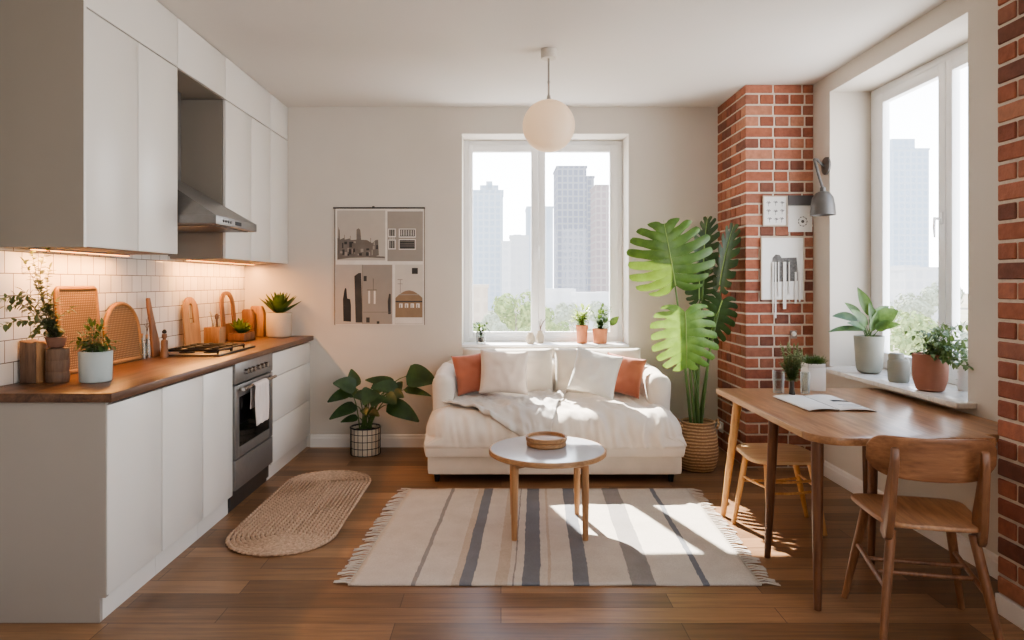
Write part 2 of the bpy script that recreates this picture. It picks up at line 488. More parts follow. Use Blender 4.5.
# bricks
BR = [plain('brick_%d' % i, c, .85, var=.16, scale=28, bump=.6, bscale=90) for i, c in enumerate([(164, 96, 70), (176, 108, 82), (148, 85, 64), (182, 120, 92), (128, 78, 62), (158, 100, 78)])]
MORTAR = plain('mortar', (216, 200, 182), .95, var=.08, scale=40, bump=.4)
PITCH = .081; BH = .067; ST = .2; HD = .098; MJ = .0135; PRO = .008
def brick_wall_face(mb, org, ud, nd, width, z0, z1, rng, lead, corner=None):
    "courses of alternating stretchers and headers; org = corner at z 0, ud along the face, nd outward"
    ud = V3(ud); nd = V3(nd); row = 0; z = z0
    while z + .02 < z1:
        h = min(BH, z1 - z - .001)
        strech = row % 2 == 0
        u = lead[0] if strech else lead[1]
        first = True
        while u < width - .02:
            L = ST if (strech and not (rng.random() < .12)) else HD
            if first and lead[2]: L = ST if strech else HD
            L = min(L, width - u)
            if width - u - L < .045: L = width - u
            dep = (corner[0] if strech else corner[1]) if (first and corner) else .05
            first = False
            a = V3(org) + ud * u; b_ = a + ud * L
            bm_ = bmesh.new(); vs = []
            for (p, q) in ((a, b_),):
                for zz in (z, z + h):
                    for w in (-dep, PRO + rng.uniform(-.001, .001)):
                        for e in (p, q):
                            vs.append(bm_.verts.new(e + nd * w + V3((0, 0, zz))))
            for f in ((0, 1, 3, 2), (4, 6, 7, 5), (0, 4, 5, 1), (2, 3, 7, 6), (0, 2, 6, 4), (1, 5, 7, 3)):
                bm_.faces.new([vs[i] for i in f])
            bmesh.ops.recalc_face_normals(bm_, faces=bm_.faces[:])
            bmesh.ops.bevel(bm_, geom=bm_.edges[:], offset=.004, segments=1, affect='EDGES')
            mb.mi = rng.choices([1, 2, 3, 4, 5, 6], [5, 4, 4, 2, 2, 3])[0]
            mb.bm(bm_)
            u += L + MJ
        z += PITCH; row += 1
    mb.mi = 0
rng = random.Random(4)
CHX, CHY = 1.807, 5.015
m = MB(); m.box(CHX, XR, CHY, YB, 0, CEIL)
brick_wall_face(m, (CHX - PRO, CHY, 0), (1, 0, 0), (0, -1, 0), XR - CHX + PRO, .01, CEIL, rng, (0, 0, True), (HD - PRO, ST - PRO))
brick_wall_face(m, (CHX, CHY - PRO, 0), (0, 1, 0), (-1, 0, 0), YB - CHY + PRO, .01, CEIL, rng, (HD + MJ, ST + MJ, False))
struct(m.build('wall_chimney', [MORTAR] + BR, smooth=0), 'red brick chimney breast with pale mortar in the back right corner')
PX, PY = 2.07, 2.826
m = MB(); m.box(PX, XR, 1.9, PY, 0, CEIL)
brick_wall_face(m, (PX, PY, 0), (0, -1, 0), (-1, 0, 0), PY - 1.9, .085, CEIL, rng, (0, 0, True))
brick_wall_face(m, (PX, 1.9, 0), (1, 0, 0), (0, -1, 0), XR - PX, .01, CEIL, rng, (0, 0, True))
struct(m.build('wall_pier', [MORTAR] + BR, smooth=0), 'red brick pier at the right edge beside the table')
m = MB(); m.box(PX - .018, PX - .002, 1.88, PY, 0, .08, .003)
struct(m.build('baseboard_pier', TRIM, smooth=0))

# windows
def sash(parent, M, u0, u1, z0, z1, wl, wr, wt, wb):
    "M maps (u, depth, z); frame of the sash plus its pane"
    m = MB(); m.T = M
    m.box(u0, u0 + wl, 0, .05, z0, z1, .005); m.box(u1 - wr, u1, 0, .05, z0, z1, .005)
    m.box(u0 + wl - .003, u1 - wr + .003, .001, .049, z1 - wt, z1, .005); m.box(u0 + wl - .003, u1 - wr + .003, .001, .049, z0, z0 + wb, .005)
    o = m.build('sash', UPVC, parent)
    g = MB(); g.T = M
    y = .028
    g.add([(u0 + wl - .002, y, z0 + wb - .002), (u1 - wr + .002, y, z0 + wb - .002), (u1 - wr + .002, y, z1 - wt + .002), (u0 + wl - .002, y, z1 - wt + .002)], [(0, 1, 2, 3)])
    g.build('pane', PANE, o, smooth=0)
    return o
def ring(M, u0, u1, z0, z1, w, parent, d0=0, d1=.07):
    m = MB(); m.T = M
    m.box(u0, u0 + w, d0, d1, z0, z1, .004); m.box(u1 - w, u1, d0, d1, z0, z1, .004)
    m.box(u0 + w - .002, u1 - w + .002, d0 + .001, d1 - .001, z1 - w, z1, .004); m.box(u0 + w - .002, u1 - w + .002, d0 + .001, d1 - .001, z0, z0 + w, .004)
    return m.build('window_frame', UPVC, parent)
def handle(parent, M, u, z):
    m = MB(); m.T = M
    m.box(u - .013, u + .013, -.012, 0, z - .035, z + .035, .004)
    m.tube([(u, -.01, z), (u, -.045, z)], .008)
    m.tube([(u, -.043, z + .008), (u, -.046, z - .05), (u, -.043, z - .11)], [.009, .009, .006], flat=.8)
    m.build('window_handle', UPVC, parent)
I4 = Matrix.Translation((0, 5.92, 0))
w = thing('window_1', None, None); struct(w)
ring(I4, W1[0], W1[1], .85, W1[3], .042, w)
sash(w, I4 @ Matrix.Translation((0, -.012, 0)), -.284, .323, .892, 2.562, .039, .061, .062, .045)
sash(w, I4 @ Matrix.Translation((0, -.012, 0)), .325, 1.02, .892, 2.562, .06, .075, .062, .045)
handle(w, I4 @ Matrix.Translation((0, -.012, 0)), .325, 1.66)
# right-hand window: u runs along y, depth towards +x
I5 = Matrix(((0, 1, 0, 2.585), (1, 0, 0, 0), (0, 0, 1, 0), (0, 0, 0, 1)))
w = thing('window_2', None, None); struct(w)
ring(I5, W2[0], W2[1], .785, W2[3], .05, w)
I5b = Matrix.Translation((-.012, 0, 0)) @ I5
sash(w, I5b, 3.4, 3.935, .835, 2.65, .06, .055, .07, .06)
sash(w, I5b, 3.94, 4.705, .835, 2.65, .065, .12, .07, .06)
handle(w, I5b, 3.968, 1.74)
w = thing('fill_window_3', None, None); struct(w)  # unseen window, added to light the cabinet fronts
ring(I5, W3[0], W3[1], W3[2], W3[3], .05, w)
sash(w, I5b, W3[0] + .05, .148, W3[2] + .05, W3[3] - .05, .06, .06, .06, .06)
sash(w, I5b, .152, W3[1] - .05, W3[2] + .05, W3[3] - .05, .06, .06, .06, .06)
I6 = Matrix(((-1, 0, 0, 0), (0, -1, 0, YF - .1), (0, 0, 1, 0), (0, 0, 0, 1)))
w = thing('fill_window_4', None, None); struct(w)  # unseen window behind the camera, added as front fill light
ring(I6, -W4[1], -W4[0], W4[2], W4[3], .05, w)
I6b = Matrix.Translation((0, .012, 0)) @ I6
sash(w, I6b, -W4[1] + .05, -1.227, W4[2] + .05, W4[3] - .05, .06, .06, .06, .06)
sash(w, I6b, -1.223, -W4[0] - .05, W4[2] + .05, W4[3] - .05, .06, .06, .06, .06)
# sills
m = MB(); m.box(W1[0], W1[1], YB - .03, 5.92, .83, .85, .004)
struct(m.build('trim_1', UPVC), 'white sill board under the back window')
m = MB(); m.prism([(2.2, 3.285), (2.3, 3.285), (2.3, 3.352), (2.6, 3.352), (2.6, 4.753), (2.3, 4.753), (2.3, 4.68), (2.2, 4.68)], .757, .785, 'xy', .004)
struct(m.build('trim_2', MARBLE), 'pale marble sill under the right window')
m = MB(); m.box(XL, XL + .012, 2.60, YB, .925, 1.535)
struct(m.build('trim_3', shader_tile(), smooth=0), 'white tiled splashback behind the kitchen worktop')
# ------------------------------------------------------------------ kitchen
CF = -1.585       # front plane of base doors
WT = .925         # worktop height
def base_cab(y0, y1, label, end=False):
    t = thing('base_cabinet', label, 'cabinet', (XL, y0, 0), 0, None)
    D = CF - XL; W = y1 - y0
    m = MB(); m.box(.012, D - .024, .001 + (.02 if end else 0), W - .001, .105, .885); m.build('carcass', GAPM, t, smooth=0)
    m = MB(); m.box(.012, D - .042, .001 + (.02 if end else 0), W - .001, 0, .104); m.box(D - .042, D - .03, .001 + (.02 if end else 0), W - .001, 0, .104); m.build('plinth', CAB, t, smooth=0)
    if end:
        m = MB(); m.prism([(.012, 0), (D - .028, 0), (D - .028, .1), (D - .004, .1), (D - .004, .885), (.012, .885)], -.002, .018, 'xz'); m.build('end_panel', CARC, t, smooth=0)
    return t, D, W
def door_leaf(t, D, a, b, z0, z1, name='door', mat=None):
    m = MB(); m.box(D - .021, D, a + .0034, b - .0034, z0, z1, .0025); return m.build(name, mat or CAB, t)
BASES = [(2.735, 3.18, 'white flat base cabinet at the near end of the worktop, with end panel'),
         (3.18, 3.617, 'white flat base cabinet in the middle of the three single-door units'),
         (3.617, 4.02, 'white flat base cabinet directly beside the oven, near side')]
for i, (a, b, lab) in enumerate(BASES):
    t, D, W = base_cab(a, b, lab, i == 0)
    t['group'] = 'single door base cabinets'
    door_leaf(t, D, .002, W, .108, .872)
t, D, W = base_cab(4.69, YB - .002, 'white base unit with three wide drawers between the oven and the back wall')
t.name = 'drawer_cabinet'
for z0, z1 in ((.108, .391), (.395, .703), (.707, .872)): door_leaf(t, D, .002, W - .012, z0, z1, 'drawer')
m = MB(); m.box(D - .021, D - .002, W - .011, W, .105, .885); m.build('filler_panel', CAB, t, smooth=0)

m = MB(); m.box(XL + .013, -1.555, 2.715, YB - .003, .888, WT, .003)
tag(m.build('worktop', WALNUT), 'long dark walnut worktop over the white base cabinets', 'worktop')

# oven
t = thing('oven', 'built-in stainless oven with black glass door and drawer below the hob', 'oven', (XL, 4.02, 0))
D = -1.572 - XL; W = .67
m = MB(); m.box(.02, D - .03, .004, W - .004, .03, .885); m.build('body', DSTEEL, t, smooth=0)
m = MB(); m.box(D - .03, D, .006, W - .006, .762, .884, .003); p = m.build('control_panel', STEEL, t)
for i, y in enumerate((.15, .21, .27, .36, .43, .50)):
    m = MB(); m.tube([(D - .002, y, .822), (D + .012, y, .822), (D + .024, y, .822)], [.019, .017, .015], 14); m.build('knob', CHROME, p)
m = MB()
z0, z1 = .315, .752
m.box(D - .03, D, .006, .07, z0, z1, .003); m.box(D - .03, D, W - .07, W - .006, z0, z1, .003)
m.box(D - .03, D - .0005, .068, W - .068, z1 - .075, z1, .003); m.box(D - .03, D - .0005, .068, W - .068, z0, z0 + .06, .003)
d = m.build('oven_door', STEEL, t)
m = MB(); m.box(D - .028, D - .006, .066, W - .066, z0 + .055, z1 - .07); m.build('door_glass', OVGLASS, d, smooth=0)
m = MB(); hz = .728
m.tube([(D + .034, .04, hz), (D + .034, W - .055, hz)], .011, 12)
for y in (.06, W - .08): m.tube([(D - .004, y, hz), (D + .034, y, hz)], .008, 8)
m.build('oven_handle', CHROME, d)
m = MB(); m.box(D - .03, D, .006, W - .006, .13, .308, .003); m.build('oven_drawer', STEEL, t)
m = MB(); m.box(D - .06, D - .045, .006, W - .006, .0, .128); m.build('plinth', DSTEEL, t, smooth=0)
# tea towel over the oven handle
def towel(u, v):
    hx = -1.572 + .034; hz = .728
    y = 4.205 + .24 * u + .01 * math.sin(v * 7 + u * 3)
    L = (v - .38) * .44; r = .014
    w = .006 * math.sin(u * 17) * min(1, abs(L) * 6) + .004 * math.sin(u * 31 + 1)
    if abs(L) < r * 1.57: a = L / r; return V3((hx + r * math.sin(a), y, hz + r * math.cos(a)))
    if L > 0: return V3((hx + r + .002 + w * .5 + .004, y - .004 * math.sin(L * 20), hz - (L - r * 1.57)))
    return V3((hx - r - .0 + .2 * w, y, hz - (-L - r * 1.57)))
m = MB(); m.grid(towel, 26, 44)
o = m.build('tea_towel', fabric('towel_cloth', (226, 210, 202), 500), smooth=80)
tag(o, 'pale pink tea towel hanging over the oven door handle', 'towel')
sm = o.modifiers.new('thickness', 'SOLIDIFY'); sm.thickness = .003; sm.offset = 0

# hob
t = thing('gas_hob', 'black four-burner gas hob on a steel tray in the worktop', 'hob', (-1.85, 4.36, WT))
m = MB(); m.box(-.17, .17, -.30, .30, .0005, .012, .005); m.build('tray', DSTEEL, t)
for sx in (-.075, .075):
    for sy in (-.19, .02):
        m = MB(); m.lathe([(0, .012), (.045, .012), (.045, .018), (.036, .02), (.036, .026), (.03, .03), (0, .03)], 20, (sx, sy, 0)); m.build('burner', BLACK, t)
for sy in (-.19, .02):
    m = MB(); h = .036; r = .0068
    for x in (-.155, .155): m.tube([(x, sy - .1, h), (x, sy + .1, h)], r, 6)
    for y in (-.1, 0, .1): m.tube([(-.155, sy + y, h), (.155, sy + y, h)], r, 6)
    for sx in (-.075, .075): m.tube([(sx, sy - .1, h), (sx, sy + .1, h)], r, 6)
    for x in (-.155, .155):
        for y in (-.1, .1): m.tube([(x, sy + y, .011), (x, sy + y, h)], r, 6)
    m.build('pan_support', BLACK, t)
for i in range(4):
    m = MB(); m.tube([(-.11 + .07 * i, .235, .011), (-.11 + .07 * i, .235, .034)], [.017, .014], 14); m.build('knob', BLACK, t)

# wall cabinets
UF = -1.77
UZ, UM = 1.52, 2.542
def wall_cab(name, y0, y1, z0, z1, doors, label, ends=()):
    t = thing(name, label, 'cabinet', (XL, y0, z0)); D = UF - XL; W = y1 - y0; H = z1 - z0
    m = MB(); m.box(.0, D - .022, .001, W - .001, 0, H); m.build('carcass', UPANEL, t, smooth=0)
    ds = [0] + [k - y0 for k in doors] + [W]
    for a, b in zip(ds, ds[1:]):
        m = MB(); m.box(D - .02, D, a + .0034, b - .0034, .002, H - .002, .0025); m.build('door', CAB, t)
    return t
for a in [(2.90, 3.317, 'tall white wall cabinet nearest to the camera above the worktop'),
          (3.317, 3.726, 'tall white wall cabinet beside the range hood, near side')]:
    t = wall_cab('wall_cabinet', a[0], a[1], UZ, UM, [], a[2]); t['group'] = 'tall wall cabinets'
    if a[0] < 3:
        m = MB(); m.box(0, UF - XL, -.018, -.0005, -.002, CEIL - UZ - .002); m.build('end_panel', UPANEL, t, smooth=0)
        m = MB(); m.box(UF - XL + .0005, UF - XL + .003, -.018, -.001, -.002, CEIL - UZ - .002); m.build('edge_strip', CAB, t, smooth=0)
wall_cab('wall_cabinet', 4.37, 5.23, UZ, UM, [4.82], 'tall white double-door wall cabinet beside the range hood, far side')['group'] = 'tall wall cabinets'
wall_cab('wall_cabinet', 5.23, YB - .002, UZ, UM, [], 'tall narrow white wall cabinet in the corner at the back wall')['group'] = 'tall wall cabinets'
for a in [(2.90, 3.726, 'low white top cabinet at the ceiling nearest to the camera'), (3.726, 4.37, 'low white top cabinet at the ceiling right above the range hood'),
          (4.37, 5.23, 'low wide white top cabinet at the ceiling beyond the range hood'), (5.23, YB - .002, 'low narrow white top cabinet at the ceiling in the back corner')]:
    wall_cab('top_cabinet', a[0], a[1], UM + .003, CEIL - .003, [], a[2])['group'] = 'top row cabinets'

# range hood
t = thing('range_hood', 'stainless steel pyramid range hood between the tall wall cabinets', 'range hood', (XL, 3.735, 1.69))
W = .625; D = -1.565 - XL
m = MB(); m.box(.0, D, 0, W, 0, .05, .004); m.build('rim', STEEL, t)
m = MB()
B = [(0.0, 0.003, .049), (D - .004, .003, .049), (D - .004, W - .003, .049), (0, W - .003, .049)]
T = [(0.0, .14, .30), (.16, .14, .30), (.16, W - .14, .30), (0, W - .14, .30)]
m.add(B + T, [(0, 3, 2, 1), (4, 5, 6, 7), (0, 1, 5, 4), (1, 2, 6, 5), (2, 3, 7, 6), (3, 0, 4, 7)]); m.build('canopy', STEEL, t, smooth=0)
m = MB(); m.box(0, .158, .145, W - .145, .299, UM - 1.69 - .002, .002); m.build('flue', STEEL, t)
m = MB(); m.box(.06, D - .04, .05, W - .05, -.006, -.0005); m.build('filter', DSTEEL, t, smooth=0)
for i in range(4): m = MB(); m.tube([(D - .002, .10 + .035 * i, .025), (D + .004, .10 + .035 * i, .025)], .009, 12); m.build('button', DSTEEL, t)
m = MB(); m.box(D - .002, D + .002, .27, .36, .014, .036); m.build('display', BLACK, t)

# warm light strips under the wall cabinets
LED = emit('warm_led', (255, 160, 70), 10)
for (a, b, lab) in ((2.94, 3.70, 'warm LED strip glowing under the near wall cabinets'), (4.40, 5.58, 'warm LED strip glowing under the far wall cabinets')):
    t = thing('light_strip', lab, 'light', (-2.03, a, UZ), 0, 'under cabinet light strips')
    m = MB(); m.box(-.012, .012, 0, b - a, -.008, -.0005); m.build('channel', STEEL, t, smooth=0)
    m = MB(); m.box(-.008, .008, .004, b - a - .004, -.011, -.0082); m.build('diffuser', LED, t, smooth=0)
    ld = bpy.data.lights.new('strip_glow', 'AREA'); ld.shape = 'RECTANGLE'; ld.size = .03; ld.size_y = b - a; ld.color = (1, .45, .14); ld.energy = 15 * (b - a)
    lo = bpy.data.objects.new('strip_glow', ld); COL.objects.link(lo); lo.location = (-2.03, (a + b) / 2, UZ - .014)
# ------------------------------------------------------------------ sofa
SOFA = fabric('sofa_linen', (226, 214, 198), 900, bump=.15)
COVER = fabric('seat_cover_linen', (230, 218, 203), 700, bump=.2)
THROW = fabric('throw_cotton', (208, 201, 192), 500, bump=.35)
CUSH = fabric('back_cushion_linen', (222, 212, 196), 800)
RUST = fabric('rust_cushion', (190, 110, 82), 700)
BLUSH = fabric('blush_cushion', (226, 208, 192), 700)
OFFW = fabric('off_white_cushion', (226, 222, 212), 700)
NZ = lambda x, y, z: noise.noise(V3((x, y, z)))
def rid(x, y, z): return 1 - abs(NZ(x, y, z)) * 2
SX0, SX1, SY0, SY1, SZ0, SZ1, SR = -.525, 1.25, 4.57, 5.42, .185, .52, .16
def seat_disp(w, nn):
    x, y, z = w
    lump = .012 * NZ(x * 2.6, y * 3, 2.0) + .006 * NZ(x * 7, y * 5, z * 5)
    top = max(0, nn.z); fr = max(0, -nn.y)
    k = .6 + .9 * max(0, min(1, (x + .1) * 1.6))
    wr = .012 * k * (rid(x * 4.5 + y * 2.0, y * 3.2 - x * 1.2, 4.1) - .5) * top + .013 * k * (rid(x * 12 + y * 3, y * 5, 2.2) - .5) * top
    fold = .016 * k * (rid(x * 8.5 + .6 * NZ(x, z * 4, 1), z * 1.3, 7.7) - .4) * fr + .010 * k * (rid(x * 19 + z * 3, z * 2.5, 3.7) - .4) * fr
    sl = max(0, min(1, (5.25 - y) / .67)); up = max(0, (z - SZ0) / (SZ1 - SZ0))
    return (nn * (lump + wr + fold) if nn.z > -.5 else V3((0, 0, 0))) + V3((0, 0, -.05 * sl ** 1.3 * up)) + (V3((-.85 * (SR * (1 - abs(nn.x)) if nn.x < -.1 else 0) + .85 * (SR * (1 - abs(nn.x)) if nn.x > .1 else 0), -.85 * (SR * (1 + nn.y)) if nn.y < -.1 else 0, 0)) * min(1, -nn.z * 3) if nn.z < -.02 and abs(nn.z) < .98 else V3((0, 0, 0)))
t = thing('sofa', 'cream linen two-seat sofa with deep seat under the back window', 'sofa', (0, 0, 0))
def local(o): return o
m = MB(); soft_box(m, -.505, 1.237, 4.62, 5.58, .054, .225, .025, (30, 16, 6)); m.build('base', SOFA, t, smooth=60)
for x in (-.44, 1.17):
    for y in (4.68, 5.5):
        m = MB(); m.lathe([(0, 0), (.016, 0), (.022, .056), (0, .056)], 14, (x, y, 0)); m.build('foot', BLACK, t)
m = MB(); soft_box(m, -.47, 1.2, 5.32, 5.60, .2, .76, .13, (50, 20, 30), lambda w, n: n * .016 * NZ(w.x * 4, w.y * 4, w.z * 4)); m.build('backrest', SOFA, t, smooth=80)
for a, b in ((-.495, -.345), (1.065, 1.215)):
    m = MB(); soft_box(m, a, b, 4.83, 5.56, .2, .705, .07, (8, 26, 16), lambda w, n: n * (.009 * NZ(w.x * 5, w.y * 5, w.z * 5) + .004 * rid(w.x * 9, w.y * 9, w.z * 6)) + V3((0, 0, .04 * max(0, (w.y - 4.9)) * (w.z > .4)))); m.build('arm', SOFA, t, smooth=80)
m = MB(); soft_box(m, SX0, SX1, SY0, SY1, SZ0, SZ1, SR, (150, 64, 30), seat_disp); m.build('seat_cushion', COVER, t, smooth=80)
def puff(mb, w, h, T, n=22, seed=0, pinch=.07, wr=.006):
    for sg in (1, -1):
        def fn(u, v):
            u = 2 * u - 1; v = 2 * v - 1
            x = u * w / 2 * (1 - pinch * (1 - v * v)); z = v * h / 2 * (1 - pinch * (1 - u * u))
            q = max(0, (1 - u ** 2) * (1 - v ** 2))
            y = T / 2 * q ** .42 * (1 + .10 * NZ(u * 1.3 + seed, v * 1.3, 3)) + wr * NZ(u * 3 + seed, v * 3, 1) * q ** .3 * 2
            return V3((x * 1.0, -sg * y, z))
        def fl(u, v): return fn(1 - u, v) if sg < 0 else fn(u, v)
        mb.grid(fl, n, n)
for i, (a, b) in enumerate(((-.30, .405), (.415, 1.09))):
    m = MB(); m.T = Matrix.Translation(((a + b) / 2, 5.27, .665)) @ Matrix.Rotation(R(-12), 4, 'X')
    puff(m, b - a, .385, .22, 26, i * 5 + 1, .025, .012); m.build('back_cushion', CUSH, t, smooth=80, merge=.0008)
def pillow(label, mat, px, py, d, w, h, T, tilt, yaw=0, lean=-16, seed=0):
    p = at(px, py, d)
    m = MB(); m.T = Matrix.Rotation(R(yaw), 4, 'Z') @ Matrix.Rotation(R(lean), 4, 'X') @ Matrix.Rotation(R(tilt), 4, 'Y')
    puff(m, w, h, T, 24, seed)
    o = m.build('throw_pillow', mat, None, p, smooth=80, merge=.0008); tag(o, label, 'pillow', 'throw pillows on the sofa'); return o
pillow('rust orange throw pillow at the left arm of the sofa', RUST, 474, 373, 5.07, .305, .30, .13, -6, 18, -16, 1)
pillow('pale blush square throw pillow leaning on the rust pillow, left', BLUSH, 504, 372, 4.98, .36, .325, .13, 3, 6, -18, 2)
pillow('off white tilted throw pillow leaning on the rust pillow, right', OFFW, 595, 373, 4.98, .345, .33, .13, 13, -10, -20, 3)
pillow('rust orange throw pillow at the right arm of the sofa', RUST, 623, 375, 5.07, .30, .295, .13, 9, -20, -16, 4)
# throw blanket
def prof(s):
    y = 5.30 - s; yf = SY0 + SR
    if y > yf: return V3((0, y, SZ1)), V3((0, 0, 1))
    a = (yf - y) / SR
    if a < PI / 2: return V3((0, yf - SR * math.sin(a), SZ1 - SR + SR * math.cos(a))), V3((0, -math.sin(a), math.cos(a)))
    return V3((0, SY0, SZ1 - SR - (a - PI / 2) * SR)), V3((0, -1, 0))
def throw_fn(u, v):
    P00, P10, P01, P11 = (-.43, .46), (.30, .93), (-.18, .10), (.50, .12)
    X = (P00[0] * (1 - u) + P10[0] * u) * (1 - v) + (P01[0] * (1 - u) + P11[0] * u) * v
    S = (P00[1] * (1 - u) + P10[1] * u) * (1 - v) + (P01[1] * (1 - u) + P11[1] * u) * v
    X += .02 * NZ(u * 5, v * 5, 9); S += .02 * NZ(u * 5, v * 5, 19) + .03 * math.sin(u * 6) * v
    p, n = prof(S); p.x = X
    k = .010 + .012 * (rid(u * 5 + v * 3, v * 6 - u * 2, 3.3) - .3) + .010 * (rid(u * 11, v * 9 + u * 4, 8.3) - .2)
    e = min(v, u, 1 - u, 1 - v)
    roll = .022 * math.exp(-((v - .03) / .035) ** 2)
    return p + seat_disp(p, n) + n * (max(.006, k) + roll)
m = MB(); m.grid(throw_fn, 90, 70)
o = m.build('throw_blanket', THROW, None, smooth=80); tag(o, 'light grey cotton throw blanket draped diagonally over the sofa seat', 'blanket')
sm = o.modifiers.new('thickness', 'SOLIDIFY'); sm.thickness = .006; sm.offset = 0

# ------------------------------------------------------------------ coffee table
t = thing('coffee_table', 'round wooden coffee table with pale glossy top on the striped rug', 'coffee table', (.258, 3.78, .021))
TW = plain('white_laminate', (176, 178, 186), .12, var=.01)  # bluish grey tint carries the reflection of the window
m = MB(); m.lathe([(0, .396), (.315, .396), (.325, .402), (.325, .42), (.321, .4255), (.312, .4258)], 72); m.build('rim', OAKX, t)
m = MB(); m.lathe([(.3125, .4235), (.3125, .4262), (0, .4262)], 72); m.build('tabletop', TW, t)
for x in (-.187, .187):
    for y in (-.2, .2):
        m = MB(); m.tube([(x * 1.0, y, -.009), (x, y, .2), (x * .985, y * .985, .397)], [.015, .019, .021], 16); m.build('leg', OAK, t)
for y in (-.2, .2):
    m = MB()
    m.prism([(-.187, .397), (.187, .397), (.187, .365), (.15, .372), (.10, .383), (-.10, .383), (-.15, .372), (-.187, .365)], y - .012, y + .012, 'xz'); m.build('rail', OAKX, t)
def tray(z, r, lab, h=.026):
    m = MB(); m.lathe([(0, 0), (r * .93, 0), (r, .007), (r, h), (r - .004, h + .002), (r - .010, h), (r - .013, .012), (0, .010)], 48)
    o = m.build('wooden_tray', OAKX, None, (.256, 3.84, z + .021)); tag(o, lab, 'tray', 'stacked round wooden trays')
tray(.4264, .112, 'lower of two stacked round wooden trays on the coffee table')
tray(.4538, .117, 'upper of two stacked round wooden trays on the coffee table')

# ------------------------------------------------------------------ rugs
def rug_material():
    tt = NT('striped_flatweave'); b = tt.bsdf(Roughness=.95)
    tc = tt.n('ShaderNodeTexCoord'); sp = tt.n('ShaderNodeSeparateXYZ'); tt.l(tc.outputs['UV'], sp.inputs[0])
    nz = tt.noise(tt.coords((60, 6, 1)), 3, 3)
    ad = tt.n('ShaderNodeMath', operation='MULTIPLY_ADD'); ad.inputs[1].default_value = .008; tt.l(nz, ad.inputs[0]); tt.l(sp.outputs[0], ad.inputs[2])
    W = 1.87; x0 = -.69
    base = lin((190, 182, 172)); nav = lin((112, 116, 124)); gry = lin((138, 134, 132)); bei = lin((178, 164, 148)); lgt = lin((230, 222, 212))
    bands = [(-.41, -.385, gry), (-.225, -.19, bei), (-.19, -.13, nav), (-.03, .03, bei), (.05, .062, gry), (.098, .172, nav), (.215, .225, bei), (.33, .405, nav), (.595, .625, gry), (.625, .70, gry), (.915, .94, nav)]
    st = [(0, base)]
    for a, c_, col in bands:
        st.append(((a - x0) / W + .004, col)); st.append(((c_ - x0) / W + .004, base))
    r = tt.n('ShaderNodeValToRGB'); r.color_ramp.interpolation = 'CONSTANT'; e = r.color_ramp.elements
    while len(e) < len(st): e.new(.99)
    for i, (p, c_) in enumerate(st): e[i].position = p; e[i].color = c_
    tt.l(ad.outputs[0], r.inputs[0])
    sp2 = tt.noise(tt.coords((1, 1, 1)), 260, 2); mo = tt.noise(tt.coords((1, 1, 1)), 8, 4)
    cc = tt.mix(.35, r.outputs[0], tt.ramp(sp2, [(.3, (.35, .33, .31, 1)), (.7, (.8, .78, .75, 1))]), 'OVERLAY')
    cc = tt.mix(.3, cc, tt.ramp(mo, [(.3, (.4, .38, .36, 1)), (.7, (.62, .6, .58, 1))]), 'OVERLAY')
    tt.l(cc, b.inputs['Base Color'])
    wv = tt.n('ShaderNodeTexWave'); wv.bands_direction = 'Y'; wv.inputs['Scale'].default_value = 40; tt.l(tt.coords(), wv.inputs[0])
    tt.bump(wv.outputs['Fac'], .35, .003, b)
    return tt.m
def rug_xy(u, v):
    xl = -.69 + .085 * v; xr = 1.175 + .06 * v
    return xl + (xr - xl) * u, 3.063 + 1.42 * v
t = thing('striped_rug', 'cream flatweave rug with navy and grey stripes and fringed ends', 'rug', (0, 0, 0))
def rug_fn(u, v):
    x, y = rug_xy(u, v); x += .006 * NZ(v * 6, u, 2)
    return V3((x, y, .009 + .003 * NZ(u * 8, v * 6, 1)))
m = MB(); NU, NVV = 60, 44; m.grid(rug_fn, NU, NVV)
o = m.build('rug_field', rug_material(), t, smooth=80)
uv = o.data.uv_layers.new(name='UVMap'); k = 0
for p in o.data.polygons:
    for li in p.loop_indices:
        vi = o.data.loops[li].vertex_index; uv.data[li].uv = ((vi % (NU + 1)) / NU, (vi // (NU + 1)) / NVV)
sm = o.modifiers.new('thickness', 'SOLIDIFY'); sm.thickness = .008; sm.offset = -1
FR = fabric('rug_fringe', (204, 194, 182), 400)
rng = random.Random(8)
for side in (0, 1):
    m = MB()
    for i in range(52):
        v = (i + .5) / 52; x, y = rug_xy(side, v); sg = 1 if side else -1
        L = rng.uniform(.055, .085); dy = rng.uniform(-.03, .02)
        for q in range(3):
            o1 = rng.uniform(-.006, .006); e = rng.uniform(-.014, .014)
            m.tube([(x - sg * .006, y + o1, .010), (x + sg * L * .3, y + o1 * .4 + dy * .25, .012), (x + sg * L, y + dy + e, .0045)], [.0032, .0034, .0022], 4)
    m.build('fringe', FR, t)
